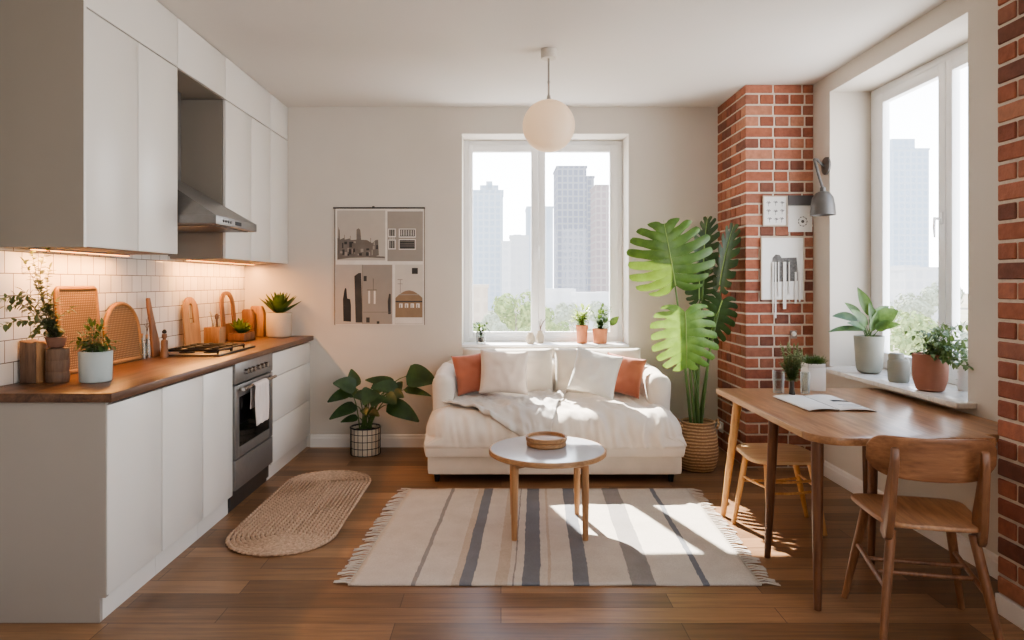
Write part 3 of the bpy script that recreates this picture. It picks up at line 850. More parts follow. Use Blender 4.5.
# braided jute rug
JUTE = plain('braided_jute', (204, 168, 138), .95, var=.25, scale=70, bump=.9, bscale=120)
m = MB(); jc = V3((-1.175, 4.14, 0)); hs = .47
for k in range(12):
    r = .012 + .0242 * k; pts = []; n = 14 + 2 * k; ph = 0
    path = []
    for i in range(n + 1): a = PI * i / n; path.append((r * math.cos(a), hs + r * math.sin(a)))
    for i in range(18): path.append((-r, hs - 2 * hs * (i + .5) / 18))
    for i in range(n + 1): a = PI + PI * i / n; path.append((r * math.cos(a), -hs + r * math.sin(a)))
    for i in range(18): path.append((r, -hs + 2 * hs * (i + .5) / 18))
    path.append(path[0])
    # resample finely and braid two strands
    fine = [path[0]]; acc = 0
    for (x0_, y0_), (x1_, y1_) in zip(path, path[1:]):
        L = math.hypot(x1_ - x0_, y1_ - y0_); q = max(1, int(L / .012))
        for i in range(1, q + 1): fine.append((x0_ + (x1_ - x0_) * i / q, y0_ + (y1_ - y0_) * i / q))
    tot = len(fine)
    for sgn in (0, PI):
        P = []
        for i, (x, y) in enumerate(fine):
            x2, y2 = fine[min(i + 1, tot - 1)]; x1_, y1_ = fine[max(i - 1, 0)]
            dx, dy = x2 - x1_, y2 - y1_; L = math.hypot(dx, dy) or 1
            off = .0062 * math.sin(i * 1.15 + sgn); up = .004 * math.cos(i * 1.15 * 1 + sgn)
            P.append((x - dy / L * off, y + dx / L * off, .011 + up))
        m.tube(P, .0085, 5, cap=False, flat=.8)
o = m.build('jute_rug', JUTE, None, jc, smooth=80); tag(o, 'oval braided jute rug on the floor beside the kitchen units', 'rug')

# ------------------------------------------------------------------ dining table
t = thing('dining_table', 'wooden dining table fitted between the marble sill and brick pier', 'table', (0, 0, 0))
TZ = .73
r = .13
arc = [(1.30 + r - r * math.sin(R(a)), 2.79 + r - r * math.cos(R(a))) for a in range(90, -1, -10)]
poly = [(1.30, 4.10)] + arc + [(2.035, 2.79), (2.035, 2.855), (2.275, 2.855), (2.275, 4.10)]
m = MB(); m.prism(poly, TZ - .034, TZ, 'xy', .004); m.build('tabletop', TABLEW, t)
m = MB(); m.box(1.2965, 1.3015, 2.93, 4.098, TZ - .031, TZ - .003, .001); m.build('edge_strip', SUNEDGE, t)  # sunlight on the left edge, put in as a paler strip
for (a, b, mat) in (((1.318, 2.83), (1.335, 2.87), TABLED), ((1.32, 3.37), (1.348, 3.36), TABLED), ((1.30, 3.98), (1.345, 3.86), PALEL), ((1.78, 3.27), (1.78, 3.25), TABLED), ((2.15, 4.0), (2.12, 3.95), TABLED)):  # far-left leg gets pale wood: sunlight put into its colour
    m = MB(); m.tube([(a[0], a[1], .006), (a[0] * .5 + b[0] * .5, a[1] * .5 + b[1] * .5, .35), (b[0], b[1], TZ - .033)], [.015, .021, .025], 16); m.build('leg', mat, t)

# ------------------------------------------------------------------ near chair
def chair(name, label, loc, rz, group=None):
    t = thing(name, label, 'chair', loc, rz, group)
    SH = .445
    pts = []
    def outline():
        out = []
        for k in range(40):
            a = 2 * PI * k / 40; c, s = math.cos(a), math.sin(a)
            e = .42
            x = abs(c) ** e * (1 if c > 0 else -1); y = abs(s) ** e * (1 if s > 0 else -1)
            out.append((x * (.20 + .025 * y), y * .205))
        return out
    ol = outline()
    def seat(u, v):
        i = int(round(u * 40)) % 40; x, y = ol[i]; x *= v; y *= v
        return V3((x, y, SH - .012 * (1 - (x / .22) ** 2) * (1 - (y / .22) ** 2) - .008 * max(0, y / .2) ** 3))
    m = MB(); m.grid(seat, 40, 8)
    o = m.build('seat', SEATW, t, smooth=60, merge=.0004)
    sm = o.modifiers.new('thickness', 'SOLIDIFY'); sm.thickness = .018; sm.offset = -1
    bv = o.modifiers.new('round', 'BEVEL'); bv.width = .005; bv.segments = 2; bv.limit_method = 'ANGLE'
    feet = {'fl': ((-.225, .175), (-.155, .12)), 'fr': ((.225, .175), (.155, .12)), 'rl': ((-.195, -.235), (-.14, -.15)), 'rr': ((.205, -.235), (.14, -.15))}
    pos = {}
    for k, (f, tp) in feet.items():
        a = V3((f[0], f[1], .005)); b = V3((tp[0], tp[1], SH - .022)); pos[k] = (a, b)
        m = MB(); m.tube([a, a.lerp(b, .5), b], [.0125, .0175, .0185], 14); m.build('leg', CHAIRL, t)
    def on(k, z): a, b = pos[k]; return a.lerp(b, z / SH)
    for p, q, z in (('fl', 'rl', .235), ('fr', 'rr', .235), ):
        m = MB(); m.tube([on(p, z + .03), on(q, z - .02)], [.010, .010], 10); m.build('stretcher', CHAIRL, t)
    for fq in (.35, .62):
        a = on('fl', .265).lerp(on('rl', .215), fq); b = on('fr', .265).lerp(on('rr', .215), fq)
        m = MB(); m.tube([a, b], .009, 10); m.build('stretcher', CHAIRL, t)
    # back posts: flat plates rising from the side of the seat
    for sx in (-1, 1):
        m = MB()
        pl = [(-.155, .385), (-.115, .40), (-.128, .50), (-.175, .62), (-.205, .70), (-.213, .745), (-.222, .756), (-.232, .745), (-.236, .70), (-.222, .58), (-.205, .46), (-.19, .405), (-.175, .388)]
        xo = sx * .168
        m.T = Matrix.Translation((xo, 0, 0)) @ Matrix.Rotation(sx * R(-1.5), 4, 'Y')
        m.prism(pl, -.014, .014, 'yz', .006); m.build('back_post', CHAIRL, t)
    def back(u, v):
        a = 2 * u - 1; q = abs(a) ** 3.2
        z0 = .618 + .012 * a * a + .055 * abs(a) ** 7; z1 = .785 - .012 * abs(a) ** 2 * 0 - .045 * abs(a) ** 12
        z = z0 + (z1 - z0) * v
        return V3((a * .222, -.193 + .06 * a * a - .10 * (z - .64) + .012, z))
    m = MB(); m.grid(back, 36, 8); o = m.build('backrest', CHAIRW, t, smooth=60)
    sm = o.modifiers.new('thickness', 'SOLIDIFY'); sm.thickness = .014; sm.offset = 0
    bv = o.modifiers.new('round', 'BEVEL'); bv.width = .004; bv.segments = 2; bv.limit_method = 'ANGLE'
    return t
chair('dining_chair', 'brown wooden dining chair with curved backrest at the near end of the table', (1.668, 2.725, 0), R(-13))

# pale stool under the far end
t = thing('wooden_stool', 'pale wooden seat with splayed legs tucked under the far end of the table', 'stool', (1.515, 3.73, 0))
sp_ = []
for k in range(36):
    a = 2 * PI * k / 36; c, s = math.cos(a), math.sin(a); e = .5
    x = abs(c) ** e * (1 if c > 0 else -1); y = abs(s) ** e * (1 if s > 0 else -1)
    sp_.append((x * (.195 - .012 * y), y * .205))
m = MB(); m.prism(sp_, .418, .440, 'xy', .007, 3); m.build('seat', PALE, t)
fe = {'a': ((-.105, -.17), (-.10, -.11)), 'b': ((.235, -.06), (.13, -.11)), 'c': ((-.20, .115), (-.13, .10)), 'd': ((.265, .23), (.13, .10))}
ps = {}
for k, (f, tp) in fe.items():
    a = V3((f[0], f[1], .005)); b = V3((tp[0], tp[1], .419)); ps[k] = (a, b)
    m = MB(); m.tube([a, a.lerp(b, .5), b], [.012, .0165, .018], 14); m.build('leg', PALEL, t)
for p, q, z in (('a', 'b', .25), ('c', 'd', .25), ('a', 'c', .28), ('b', 'd', .28), ('a', 'b', .31)):
    a = ps[p][0].lerp(ps[p][1], z / .42); b = ps[q][0].lerp(ps[q][1], z / .42); mid = (a + b) / 2 + V3((0, -.01, -.012))
    m = MB(); m.tube(bez(a, mid, b, 8), .0075, 8); m.build('stretcher', PALEL, t)

# open magazine on the table
t = thing('open_magazine', 'open magazine with white pages lying on the dining table', 'magazine', (0, 0, 0))
# page corners read from the photo on the table plane
def tp(px, py, z=TZ): d = (EYE - z) * F / (py - CY); return V3(((px - CX) * d / F, d, z))
q0, q1, q2, q3 = tp(773, 397.5), tp(809.5, 412), tp(876.5, 412), tp(832, 396.5)
m0, m1 = tp(803, 396.8), tp(839, 411)
def page(a, b, c, d):   # a,b outer edge far,near ; c,d spine near,far
    def fn(u, v):
        p = (a.lerp(d, u)).lerp(b.lerp(c, u), v)
        return p + V3((0, 0, .004 + .013 * math.sin(PI * min(1, u * .62 + .38)) * (u > 0) * math.sin(PI * u * .5 + .25) * .9))
    return fn
for (a, b) in ((q0, q1), (q3, q2)):
    m = MB(); m.grid(page(a, b, m1, m0), 12, 6)
    o = m.build('page', PAPER, t, smooth=80); sm = o.modifiers.new('thickness', 'SOLIDIFY'); sm.thickness = .003; sm.offset = -1
    fn = page(a, b, m1, m0)
    for (u0, u1, v0, v1, mt) in (((.12, .8, .1, .34, INK), (.2, .62, .62, .66, INK), (.2, .6, .74, .77, INK)) if a is q0 else ((.1, .62, .42, .52, INKD), (.15, .7, .7, .73, INK), (.15, .7, .8, .83, INK))):
        g = MB(); g.grid(lambda u, v: fn(u0 + (u1 - u0) * u, v0 + (v1 - v0) * v) + V3((0, 0, .0012)), 6, 2); g.build('printed_block', mt if mt is INKD else plain('pale_print', (186, 188, 194), .8), o, smooth=80)
    g = MB()
m = MB(); m.tube([m0 + V3((0, 0, .004)), m1 + V3((0, 0, .004))], .004, 6); m.build('spine', INK, t)

# ------------------------------------------------------------------ lamps
def pend_mat():
    tt = NT('opal_globe'); b = tt.n('ShaderNodeBsdfPrincipled'); b.inputs['Base Color'].default_value = lin((240, 230, 212)); b.inputs['Roughness'].default_value = .35
    b.inputs['Emission Color'].default_value = lin((255, 224, 188)); b.inputs['Emission Strength'].default_value = .2
    tr = tt.n('ShaderNodeBsdfTranslucent'); tr.inputs[0].default_value = lin((255, 236, 214))
    mx = tt.n('ShaderNodeMixShader'); mx.inputs[0].default_value = .5
    tt.l(b.outputs[0], mx.inputs[1]); tt.l(tr.outputs[0], mx.inputs[2]); tt.l(mx.outputs[0], tt.out.inputs[0]); return tt.m
t = thing('pendant_lamp', 'round opal glass globe pendant lamp hanging from the ceiling', 'lamp', (.298, 4.25, CEIL))
gz = -(CEIL - 2.345)
NICK = plain('satin_nickel', (176, 168, 158), .35, metal=.7)
m = MB(); m.lathe([(0, -.058), (.044, -.058), (.048, -.054), (.048, -.001), (0, -.001)], 32); m.build('ceiling_rose', plain('rose_beige', (206, 196, 182), .5), t)
m = MB(); m.tube([(0, 0, -.057), (0, 0, gz + .158)], .007, 10); m.lathe([(0, -.2), (.010, -.2), (.010, -.21), (0, -.21)], 12); m.lathe([(0, gz + .19), (.011, gz + .19), (.014, gz + .16), (0, gz + .16)], 14); m.build('rod', NICK, t)
m = MB(); n = 40; m.lathe([(.163 * math.sin(PI * (.02 + .98 * i / n)), gz + .163 * math.cos(PI * (.02 + .98 * i / n))) for i in range(n)] + [(0, gz - .163)], 56); m.build('globe_shade', pend_mat(), t, smooth=80)
m = MB(); m.lathe([(0, .04), (.02, .03), (.03, 0), (.02, -.03), (0, -.035)], 16, (-.02, -.02, gz + .01)); m.build('bulb', emit('bulb_glow', (255, 196, 130), 5), t)

LAMPG = plain('lamp_grey', (96, 92, 88), .42, metal=.3)
t = thing('wall_lamp', 'grey metal wall lamp with bell shade beside the brick chimney', 'lamp', (XR, 4.80, 0))
z0 = EYE + (CY - 166) / (F / 4.80)
m = MB(); m.T = Matrix.Translation((0, 0, z0)) @ Matrix.Rotation(R(-90), 4, 'Y'); m.lathe([(0, 0), (.062, 0), (.062, .012), (.05, .018), (.018, .022), (.018, .03), (0, .032)], 28); m.build('wall_plate', LAMPG, t)
zs = EYE + (CY - 192) / (F / 4.72)
m = MB(); m.tube([(-.025, 0, z0), (-.05, -.01, z0 + .02), (-.085, -.03, z0 + .04), (-.115, -.06, z0 + .035), (-.122, -.09, z0 + .0), (-.108, -.115, (z0 + zs) / 2), (-.09, -.12, zs + .03), (-.085, -.12, zs - .01)], .009, 10)
m.build('arm', LAMPG, t)
m = MB(); m.T = Matrix.Translation((-.085, -.12, zs)); m.lathe([(0, .028), (.018, .026), (.02, 0), (.046, -.012), (.068, -.045), (.078, -.10), (.083, -.165), (.080, -.165), (.074, -.10), (.064, -.05), (.04, -.018), (0, -.012)], 36); m.build('lamp_shade', LAMPG, t)

# ------------------------------------------------------------------ poster of four prints on the back wall
t = thing('wall_poster', 'poster of four architectural prints hanging on a thin rail on the back wall', 'poster', (0, YB, 0))
SW = F / YB
def wp(cx, cy):      # crop pixel of the poster -> wall metres
    px = 325 + cx / 4.736; py = 200 + cy / 4.736
    return (px - CX) / SW, EYE + (CY - py) / SW
def rect(mb, a, b, y0, y1):
    x0, z1 = wp(*a); x1, z0 = wp(*b); mb.box(x0, x1, y0, y1, z0, z1)
def shape(mb, pts, y0, y1): mb.prism([wp(*p) for p in pts], y0, y1, 'xz')
BG1 = plain('print_grey_sky', (188, 178, 166), .8, var=.03); BG2 = plain('print_taupe', (158, 148, 138), .8, var=.03); BG3 = plain('print_beige', (186, 174, 162), .8, var=.03); BG4 = plain('print_pale', (206, 196, 184), .8, var=.03)
TAN = plain('print_tan', (150, 124, 98), .8, var=.08); CHAR = plain('print_charcoal', (70, 68, 66), .8, var=.15); MIDG = plain('print_mid_grey', (120, 112, 104), .8, var=.15); PW = plain('print_white', (222, 214, 204), .8)
m = MB(); rect(m, (50, 40), (470, 592), -.006, -.0005); m.build('backing_sheet', PW, t, smooth=0)
m = MB(); x0, z = wp(40, 38); x1, _ = wp(474, 38); m.tube([(x0, -.010, z), (x1, -.010, z)], .006, 8); xm, zm = wp(230, 34); m.lathe([(0, -.01), (.01, -.01), (.01, .01), (0, .01)], 10, (xm, -.008, z + .004)); m.build('hanging_rail', CHAR, t)
m = MB(); x0, z0_ = wp(48, 592); _, z1_ = wp(48, 40); m.box(x0 - .004, x0 + .003, -.008, -.001, z0_, z1_); m.build('edge_strip', MIDG, t, smooth=0); m = MB(); x0, _ = wp(471, 40); m.box(x0 - .003, x0 + .003, -.008, -.001, z0_, z1_); m.build('edge_strip', MIDG, t, smooth=0)
Y0, Y1, Y2, Y3 = -.0062, -.0068, -.0074, -.0080
def pr(bgm, a, b, items):
    m = MB(); mats = [bgm]
    rect(m, a, b, Y0, -.004)
    for it in items:
        mat = it[0]
        if mat not in mats: mats.append(mat)
        m.mi = mats.index(mat)
        ya = it[2] if len(it) > 2 else Y1
        if len(it[1]) == 2: rect(m, it[1][0], it[1][1], ya, -.005)
        else: shape(m, it[1], ya, -.005)
    m.build('print', mats, t, smooth=0)
rg = random.Random(3)
sky = [(60, 240), (60, 180), (66, 180), (66, 140), (70, 140), (72, 188), (92, 178), (94, 188), (118, 182), (120, 190), (150, 188), (150, 140), (160, 134), (168, 142), (172, 188), (200, 190), (224, 205), (240, 190), (252, 188), (256, 262), (240, 266), (60, 278)]
its = [(MIDG, sky)]
for k in range(26):
    x = rg.uniform(64, 246); y = rg.uniform(195, 255); w_ = rg.uniform(4, 14); h_ = rg.uniform(6, 26)
    its.append((rg.choice([CHAR, CHAR, BG2]), [(x, y), (min(x + w_, 252), min(y + h_, 264))], Y2))
for x, h in ((64, 130), (92, 165), (120, 170), (216, 180), (246, 188)): its.append((MIDG, [(x, h), (x + 2, 240)]))
its.append((MIDG, [(60, 282), (60, 270), (120, 264), (200, 264), (284, 268), (284, 276), (200, 272), (120, 274)], Y2))
pr(BG1, (58, 50), (286, 286), its)
its = []
for (a, b) in (((300, 136), (336, 176)), ((300, 188), (336, 234)), ((350, 136), (430, 178)), ((350, 186), (430, 236))): its.append((PW, [a, b])); its.append((CHAR, [(a[0] + 4, a[1] + 4), (b[0] - 4, b[1] - 5)], Y2))
for k in range(9): x = 354 + k * 8; its.append((PW, [(x, 142), (x + 3, 170)], Y3))
for y in (194, 206, 216): its.append((MIDG, [(356, y), (424, y + 4)], Y3))
for x in (308, 318, 327): its.append((PW, [(x, 140), (x + 2, 230)], Y3))
pr(BG2, (296, 54), (464, 290), its)
its = [(CHAR, [(146, 580), (140, 360), (160, 346), (172, 346), (178, 580)]), (INKD, [(88, 574), (86, 470), (92, 430), (96, 416), (102, 420), (106, 466), (120, 470), (124, 500), (124, 576)]), (MIDG, [(176, 306), (178, 306), (178, 584), (176, 584)]),
       (BG2, [(178, 308), (318, 586)]), (CHAR, [(184, 360), (198, 384)], Y2), (CHAR, [(300, 540), (298, 480), (304, 444), (312, 446), (312, 540)], Y2), (PW, [(206, 430), (214, 490)], Y2), (PW, [(232, 430), (240, 492)], Y2), (MIDG, [(200, 424), (246, 428)], Y2), (MIDG, [(228, 372), (231, 424)], Y2), (CHAR, [(196, 556), (212, 580)], Y2), (CHAR, [(246, 574), (258, 586)], Y2), (MIDG, [(180, 530), (316, 532)], Y2)]
pr(BG3, (52, 306), (320, 588), its)
arch = [(334, 556)] + [(334 + 128 * k / 14, 470 - 42 * math.sin(PI * (k / 14) * .9 + .15)) for k in range(15)] + [(462, 556)]
its = [(TAN, arch), (CHAR, [(412, 322), (440, 350)]), (MIDG, [(344, 376), (368, 378)]), (MIDG, [(344, 396), (368, 398)]), (MIDG, [(356, 378), (358, 440)]), (CHAR, [(334, 478), (462, 484)], Y2), (BG2, [(350, 446), (446, 450)], Y2)]
for k in range(4): x = 352 + k * 27; its.append((PW, [(x, 490), (x + 16, 510)], Y2)); its.append((CHAR, [(x + 5, 494), (x + 8, 510)], Y3))
its.append((PW, [(334, 556), (462, 584)], Y2))
pr(BG4, (332, 306), (464, 588), its)

# ------------------------------------------------------------------ pictures on the brick chimney
YC = CHY - PRO - .0015; SC_ = F / YC
def cp(px, py): return (px - CX) / SC_, EYE + (CY - py) / SC_
def crect(mb, x0, y0, x1, y1, d0, d1):
    a, b = cp(x0, y1), cp(x1, y0); mb.box(a[0], b[0], -d0, -d1, a[1], b[1])
FRW = plain('pale_frame', (206, 190, 170), .5)
def framed(label, x0, y0, x1, y1, fw):
    t = thing('framed_print', label, 'picture', (0, YC, 0))
    m = MB()
    crect(m, x0, y0, x0 + fw, y1, 0, .018); crect(m, x1 - fw, y0, x1, y1, 0, .018); crect(m, x0, y0, x1, y0 + fw, .0005, .0175); crect(m, x0, y1 - fw, x1, y1, .0005, .0175)
    m.build('frame', FRW, t, smooth=0)
    m = MB(); crect(m, x0 + fw * .8, y0 + fw * .8, x1 - fw * .8, y1 - fw * .8, 0, .010); m.build('print', PAPER, t, smooth=0)
    return t
t = framed('small framed botanical print on the brick chimney, upper left of the group', 762.3, 196, 786.8, 226, 1.0)
m = MB()
for (px, py) in ((768, 203), (775, 202.5), (781.5, 203), (768, 211), (775, 211.5), (781.5, 211), (769, 219), (775.5, 219.5), (781, 219)):
    x, z = cp(px, py); rgl = random.Random(px + py)
    for k in range(4):
        a = R(40 + 34 * k); L = .017
        m.prism([(x, z - .008), (x + L * math.cos(a) - .003, z + L * math.sin(a) - .008), (x + L * 1.15 * math.cos(a), z + L * 1.15 * math.sin(a) - .006), (x + L * math.cos(a) + .004, z + L * math.sin(a) - .01)], -.0108, -.0095, 'xz')
    m.box(x - .0012, x + .0012, -.0108, -.0095, z - .026, z)
m.mi = 1; crect(m, 763.2, 197, 786, 225, .009, .0102); m.build('print_drawings', [INK, PAPER], t, smooth=0)
t = thing('note_sheet', 'white sheet with a round grey emblem under a dark clip bar on the brick chimney', 'picture', (0, YC, 0))
m = MB(); crect(m, 788.2, 204, 812.2, 232, 0, .003); m.build('sheet', PAPER, t, smooth=0)
m = MB(); crect(m, 787.2, 195.8, 812.6, 205.5, 0, .022); m.build('clip_bar', plain('clip_grey', (84, 80, 80), .6), t, smooth=0)
m = MB(); x, z = cp(802.5, 221.5)
for k in range(9):
    a = 2 * PI * k / 9; r = .024; cx_, cz_ = x + r * math.cos(a), z + r * math.sin(a) * 1.1
    m.prism([(cx_ + .012 * math.cos(b), cz_ + .012 * math.sin(b)) for b in (a - 1.3, a - .2, a + 1.0)], -.0042, -.0028, 'xz')
m.prism([(x + .012 * math.cos(2 * PI * k / 10), z + .012 * math.sin(2 * PI * k / 10)) for k in range(10)], -.0042, -.0028, 'xz'); m.build('emblem', INK, t, smooth=0)
t = framed('large framed print of a grey hanging fringe on the brick chimney', 760.3, 237, 803.4, 300, 1.0)
m = MB(); x0, z0_ = cp(772, 300); rgl = random.Random(2)
hd = [cp(*p) for p in ((771, 269), (772, 258), (775, 254.5), (779, 255), (781, 258), (796, 257.5), (797, 270), (797, 281), (771.5, 282))]
m.prism(hd, -.0115, -.0095, 'xz'); m.build('fringe_print', plain('print_fringe_grey', (112, 110, 108), .8, var=.3, scale=60), t, smooth=0)
m = MB()
for (px, py1, w_) in ((772, 303, 1.6), (774.5, 318, 1.7), (777.5, 296, 1.4), (783.5, 309, 3.2), (788, 294, 1.2), (794.5, 303, 2.0), (798.5, 301.5, 1.5)):
    m.T = Matrix.Translation((0, -.019, 0)); a, b = cp(px - w_ / 2, py1), cp(px + w_ / 2, 262 if px < 790 else 272)
    m.box(a[0], b[0], -.0015, .0015, a[1], b[1]); m.T = None
m.build('paper_fringe', plain('fringe_white', (226, 222, 216), .8), t, smooth=0)
t = thing('wall_switch', 'small white round switch on the brick chimney above the table', 'switch', (0, YC, 0))
m = MB(); crect(m, 790, 330.5, 796.5, 338.5, 0, .008); m.build('back_plate', plain('plate_grey', (150, 136, 126), .5), t, smooth=0)
m = MB(); x, z = cp(793.3, 333.8); m.T = Matrix.Translation((x, -.008, z)) @ Matrix.Rotation(R(90), 4, 'X'); m.lathe([(0, .012), (.016, .012), (.018, 0), (0, 0)], 18); m.build('button', WHITEPOT, t)
xs = CHX - PRO - .001
t = thing('wall_socket', 'white socket with plug low on the left side of the brick chimney', 'socket', (xs, 5.535, .19))
m = MB(); m.box(-.012, 0, -.042, .042, -.042, .042, .004); m.build('socket_plate', WHITEPOT, t)
m = MB(); m.T = Matrix.Rotation(R(-90), 4, 'Y'); m.lathe([(.0, .012), (.024, .012), (.024, .03), (.018, .045), (0, .047)], 20); m.build('plug', WHITEPOT, t)
# ------------------------------------------------------------------ things on the kitchen worktop
TX = XL + .0125       # tile surface
def pot_mesh(r0, r1, h, wall=.008, soil=.85, n=36, rnd=.012):
    return [(0, 0), (r0 - rnd, 0), (r0 - .3 * rnd, rnd * .35), (r0, rnd), (r1, h - .003), (r1 - .003, h), (r1 - wall, h), (r1 - wall - .002, h * soil)]
def pot(t, mat, r0, r1, h, soil=.88, n=36, name='pot', soilmat=None, rnd=.012):
    m = MB(); m.lathe(pot_mesh(r0, r1, h, soil=soil - .05, rnd=rnd), n); o = m.build(name, mat, t, smooth=50)
    m = MB(); m.lathe([(r1 * .99 - .006, h * soil), (0, h * soil + .004)], n); m.build('soil', soilmat or SOIL, t)
    return o
def px_local(px, py, d, base):
    return at(px, py, d) - V3(base)

# wooden block holder and canister
t = thing('wooden_block', 'brown wooden block holder with pale edge at the left end of the worktop', 'holder', (-2.071, 3.03, WT))
m = MB(); m.prism([(-.040, 0), (.030, 0), (.032, .185), (.015, .178), (-.02, .182), (-.044, .19)], -.05, .05, 'xz', .006); m.build('block', BOARD3, t)
m = MB(); m.prism([(.030, 0), (.043, 0), (.045, .165), (.032, .185)], -.049, .049, 'xz', .004); m.build('pale_edge', BOARD1, t)
t = thing('wooden_canister', 'round banded wooden canister beside the brown wooden block holder', 'canister', (-1.976, 3.03, WT))
m = MB(); p = [(0, 0), (.042, 0)]
for k in range(3): z = .05 * k; p += [(.0455, z + .004), (.048, z + .025), (.0465, z + .0455), (.045, z + .0475)]
m.lathe(p + [(.046, .151), (0, .151)], 32); m.build('body', BOARD3, t)
base = (-1.982, 3.03, WT + .1513)
t = thing('potted_vine', 'trailing leafy sprigs in a small brown pot on the wooden canister', 'plant', base)
m = MB(); m.lathe(pot_mesh(.034, .043, .05, soil=.8, rnd=.014), 28); m.build('pot', plain('brown_pot', (134, 92, 72), .7), t)
m = MB(); m.lathe([(.036, .04), (0, .043)], 24); m.build('soil', SOIL, t)
rng = random.Random(11); ml = MB(); ms = MB()
O = V3((0, 0, .04))
for (a, b, db) in (((30, 296), (6, 306), 2.83), ((28, 290), (12, 296), 2.84), ((38, 296), (32, 252), 2.98), ((42, 290), (50, 268), 3.0), ((36, 280), (24, 262), 2.92), ((40, 300), (22, 290), 2.9), ((46, 316), (34, 330), 2.98), ((50, 310), (56, 302), 3.0), ((50, 318), (72, 308), 3.04),
                   ((52, 322), (60, 328), 3.0), ((46, 312), (52, 296), 3.04), ((36, 310), (2, 326), 2.82), ((36, 330), (30, 336), 2.98), ((48, 300), (44, 306), 3.02), ((30, 270), (48, 250), 2.96), ((20, 292), (2, 298), 2.8), ((44, 320), (40, 322), 2.97)):
    A = px_local(a[0], a[1], (db + 3.0) / 2, base); B = px_local(b[0], b[1], db, base)
    sprig(ml, ms, bez(O + V3((rng.uniform(-.02, .02), rng.uniform(-.02, .02), 0)), A, B, 12), rng, .030, .017, .0075, .0013)
ml.build('foliage', L_SAGE, t, smooth=80); ms.build('stems', TWIG, t)

base = (-1.812, 3.04, WT)
t = thing('potted_herb', 'bushy green herb in a pale blue grey pot near the end of the worktop', 'plant', base)
pot(t, PALEPOT, .065, .068, .137, .93, rnd=.008)
rng = random.Random(12); ml = MB(); ms = MB()
for k in range(44):
    a = rng.uniform(0, 2 * PI); q = rng.uniform(.2, 1); top = V3((math.cos(a) * .10 * q, math.sin(a) * .08 * q, .135 + rng.uniform(.02, .14) * (1.1 - .5 * q)))
    sprig(ml, ms, bez((math.cos(a) * .03, math.sin(a) * .03, .125), (math.cos(a) * .04, math.sin(a) * .04, .18), top, 6), rng, .030, .016, .017, .0012, droop=.8)
ml.build('foliage', L_MID, t, smooth=80); ms.build('stems', STEM, t)

def leaning(xbase, y, lean):
    return Matrix.Translation((xbase, y, WT)) @ Matrix.Rotation(R(-lean), 4, 'Y')
def rattan_mat():
    t = NT('woven_rattan'); b = t.bsdf(Roughness=.75)
    ck = t.n('ShaderNodeTexWave'); ck.bands_direction = 'Y'; ck.inputs['Scale'].default_value = 22; t.l(t.coords(), ck.inputs[0])
    c2 = t.n('ShaderNodeTexWave'); c2.bands_direction = 'Z'; c2.inputs['Scale'].default_value = 26; t.l(t.coords(), c2.inputs[0])
    mu = t.n('ShaderNodeMath', operation='MULTIPLY'); t.l(ck.outputs['Fac'], mu.inputs[0]); t.l(c2.outputs['Fac'], mu.inputs[1])
    t.l(t.ramp(mu.outputs[0], [(.05, lin((110, 78, 46))), (.6, lin((162, 120, 74)))]), b.inputs['Base Color']); t.bump(mu.outputs[0], .5, .004, b); return t.m
RATTAN = rattan_mat(); RFRAME = plain('rattan_frame', (152, 106, 58), .6, var=.12, scale=40)
def arch_pts(w, h, rad, n=10):
    "outline in (y, z), rounded top corners of radius rad"
    o = [(-w / 2, 0), (w / 2, 0)]
    for cx, a0 in ((w / 2 - rad, 0), (-w / 2 + rad, 90)):
        for k in range(n + 1): a = R(a0 + 90 * k / n); o.append((cx + rad * math.cos(a), h - rad + rad * math.sin(a)))
    return o
def rattan(name, label, y, w, h, rad, lean, xb):
    t = thing(name, label, 'tray', (xb, y, WT), 0); t.rotation_euler = (0, R(-lean), 0)
    m = MB(); m.prism(arch_pts(w - .02, h - .01, max(.01, rad - .01)), -.004, .004, 'yz'); m.build('woven_panel', RATTAN, t, smooth=0)
    o = arch_pts(w - .02, h - .012, max(.012, rad - .01)); m = MB(); P = [V3((0, a, b + .0125)) for a, b in o]; P = P + [P[0], P[1]]
    m.tube(P, .0125, 8); m.build('rim', RFRAME, t)
rattan('rattan_tray', 'tall rectangular woven rattan tray leaning on the wall tiles', 3.385, .33, .415, .03, 5, -2.078)
rattan('rattan_tray', 'woven rattan tray with a fully rounded top leaning on the wall tiles', 3.76, .35, .325, .17, 5, -2.078)
# bottles and spoon stand
rng = random.Random(5)
for i, (y, r, h, lab) in enumerate(((3.93, .017, .135, 'slim clear glass bottle touching the round-topped rattan tray'), (3.985, .017, .125, 'slim clear glass bottle next to the plank board with dried twigs'))):
    t = thing('glass_bottle', lab, 'bottle', (-2.075, y, WT), 0, 'slim glass bottles')
    m = MB(); m.lathe([(0, 0), (r, 0), (r, h * .6), (r * .5, h * .75), (r * .5, h), (r * .4, h), (r * .4, h * .75), (r * .85, h * .6), (r * .85, .006), (0, .006)], 20); m.build('glass', GLASS, t)
    m = MB(); m.lathe([(0, h - .012), (r * .4, h - .012), (r * .48, h + .012), (0, h + .012)], 12); m.build('cork', BOARD1, t)
t = thing('dried_twigs', 'thin dried twigs standing in the slim bottle by the plank board', 'twigs', (-2.075, 3.985, WT + .12)); t.name = 'dried_twigs'
m = MB()
for k in range(5):
    m.tube(bez((0, 0, -.05), (.0, -.01 * k + .02, .05), (.01, -.05 + .022 * k, .08 + .03 * (k % 3)), 6), [.0012] * 7, 5)
m.build('stems', TWIG, t)
t = thing('plank_board', 'narrow dark plank board leaning upright on the tiles, left of the hob', 'board', (-2.055, 4.045, WT)); t.rotation_euler = (0, R(-5), 0)
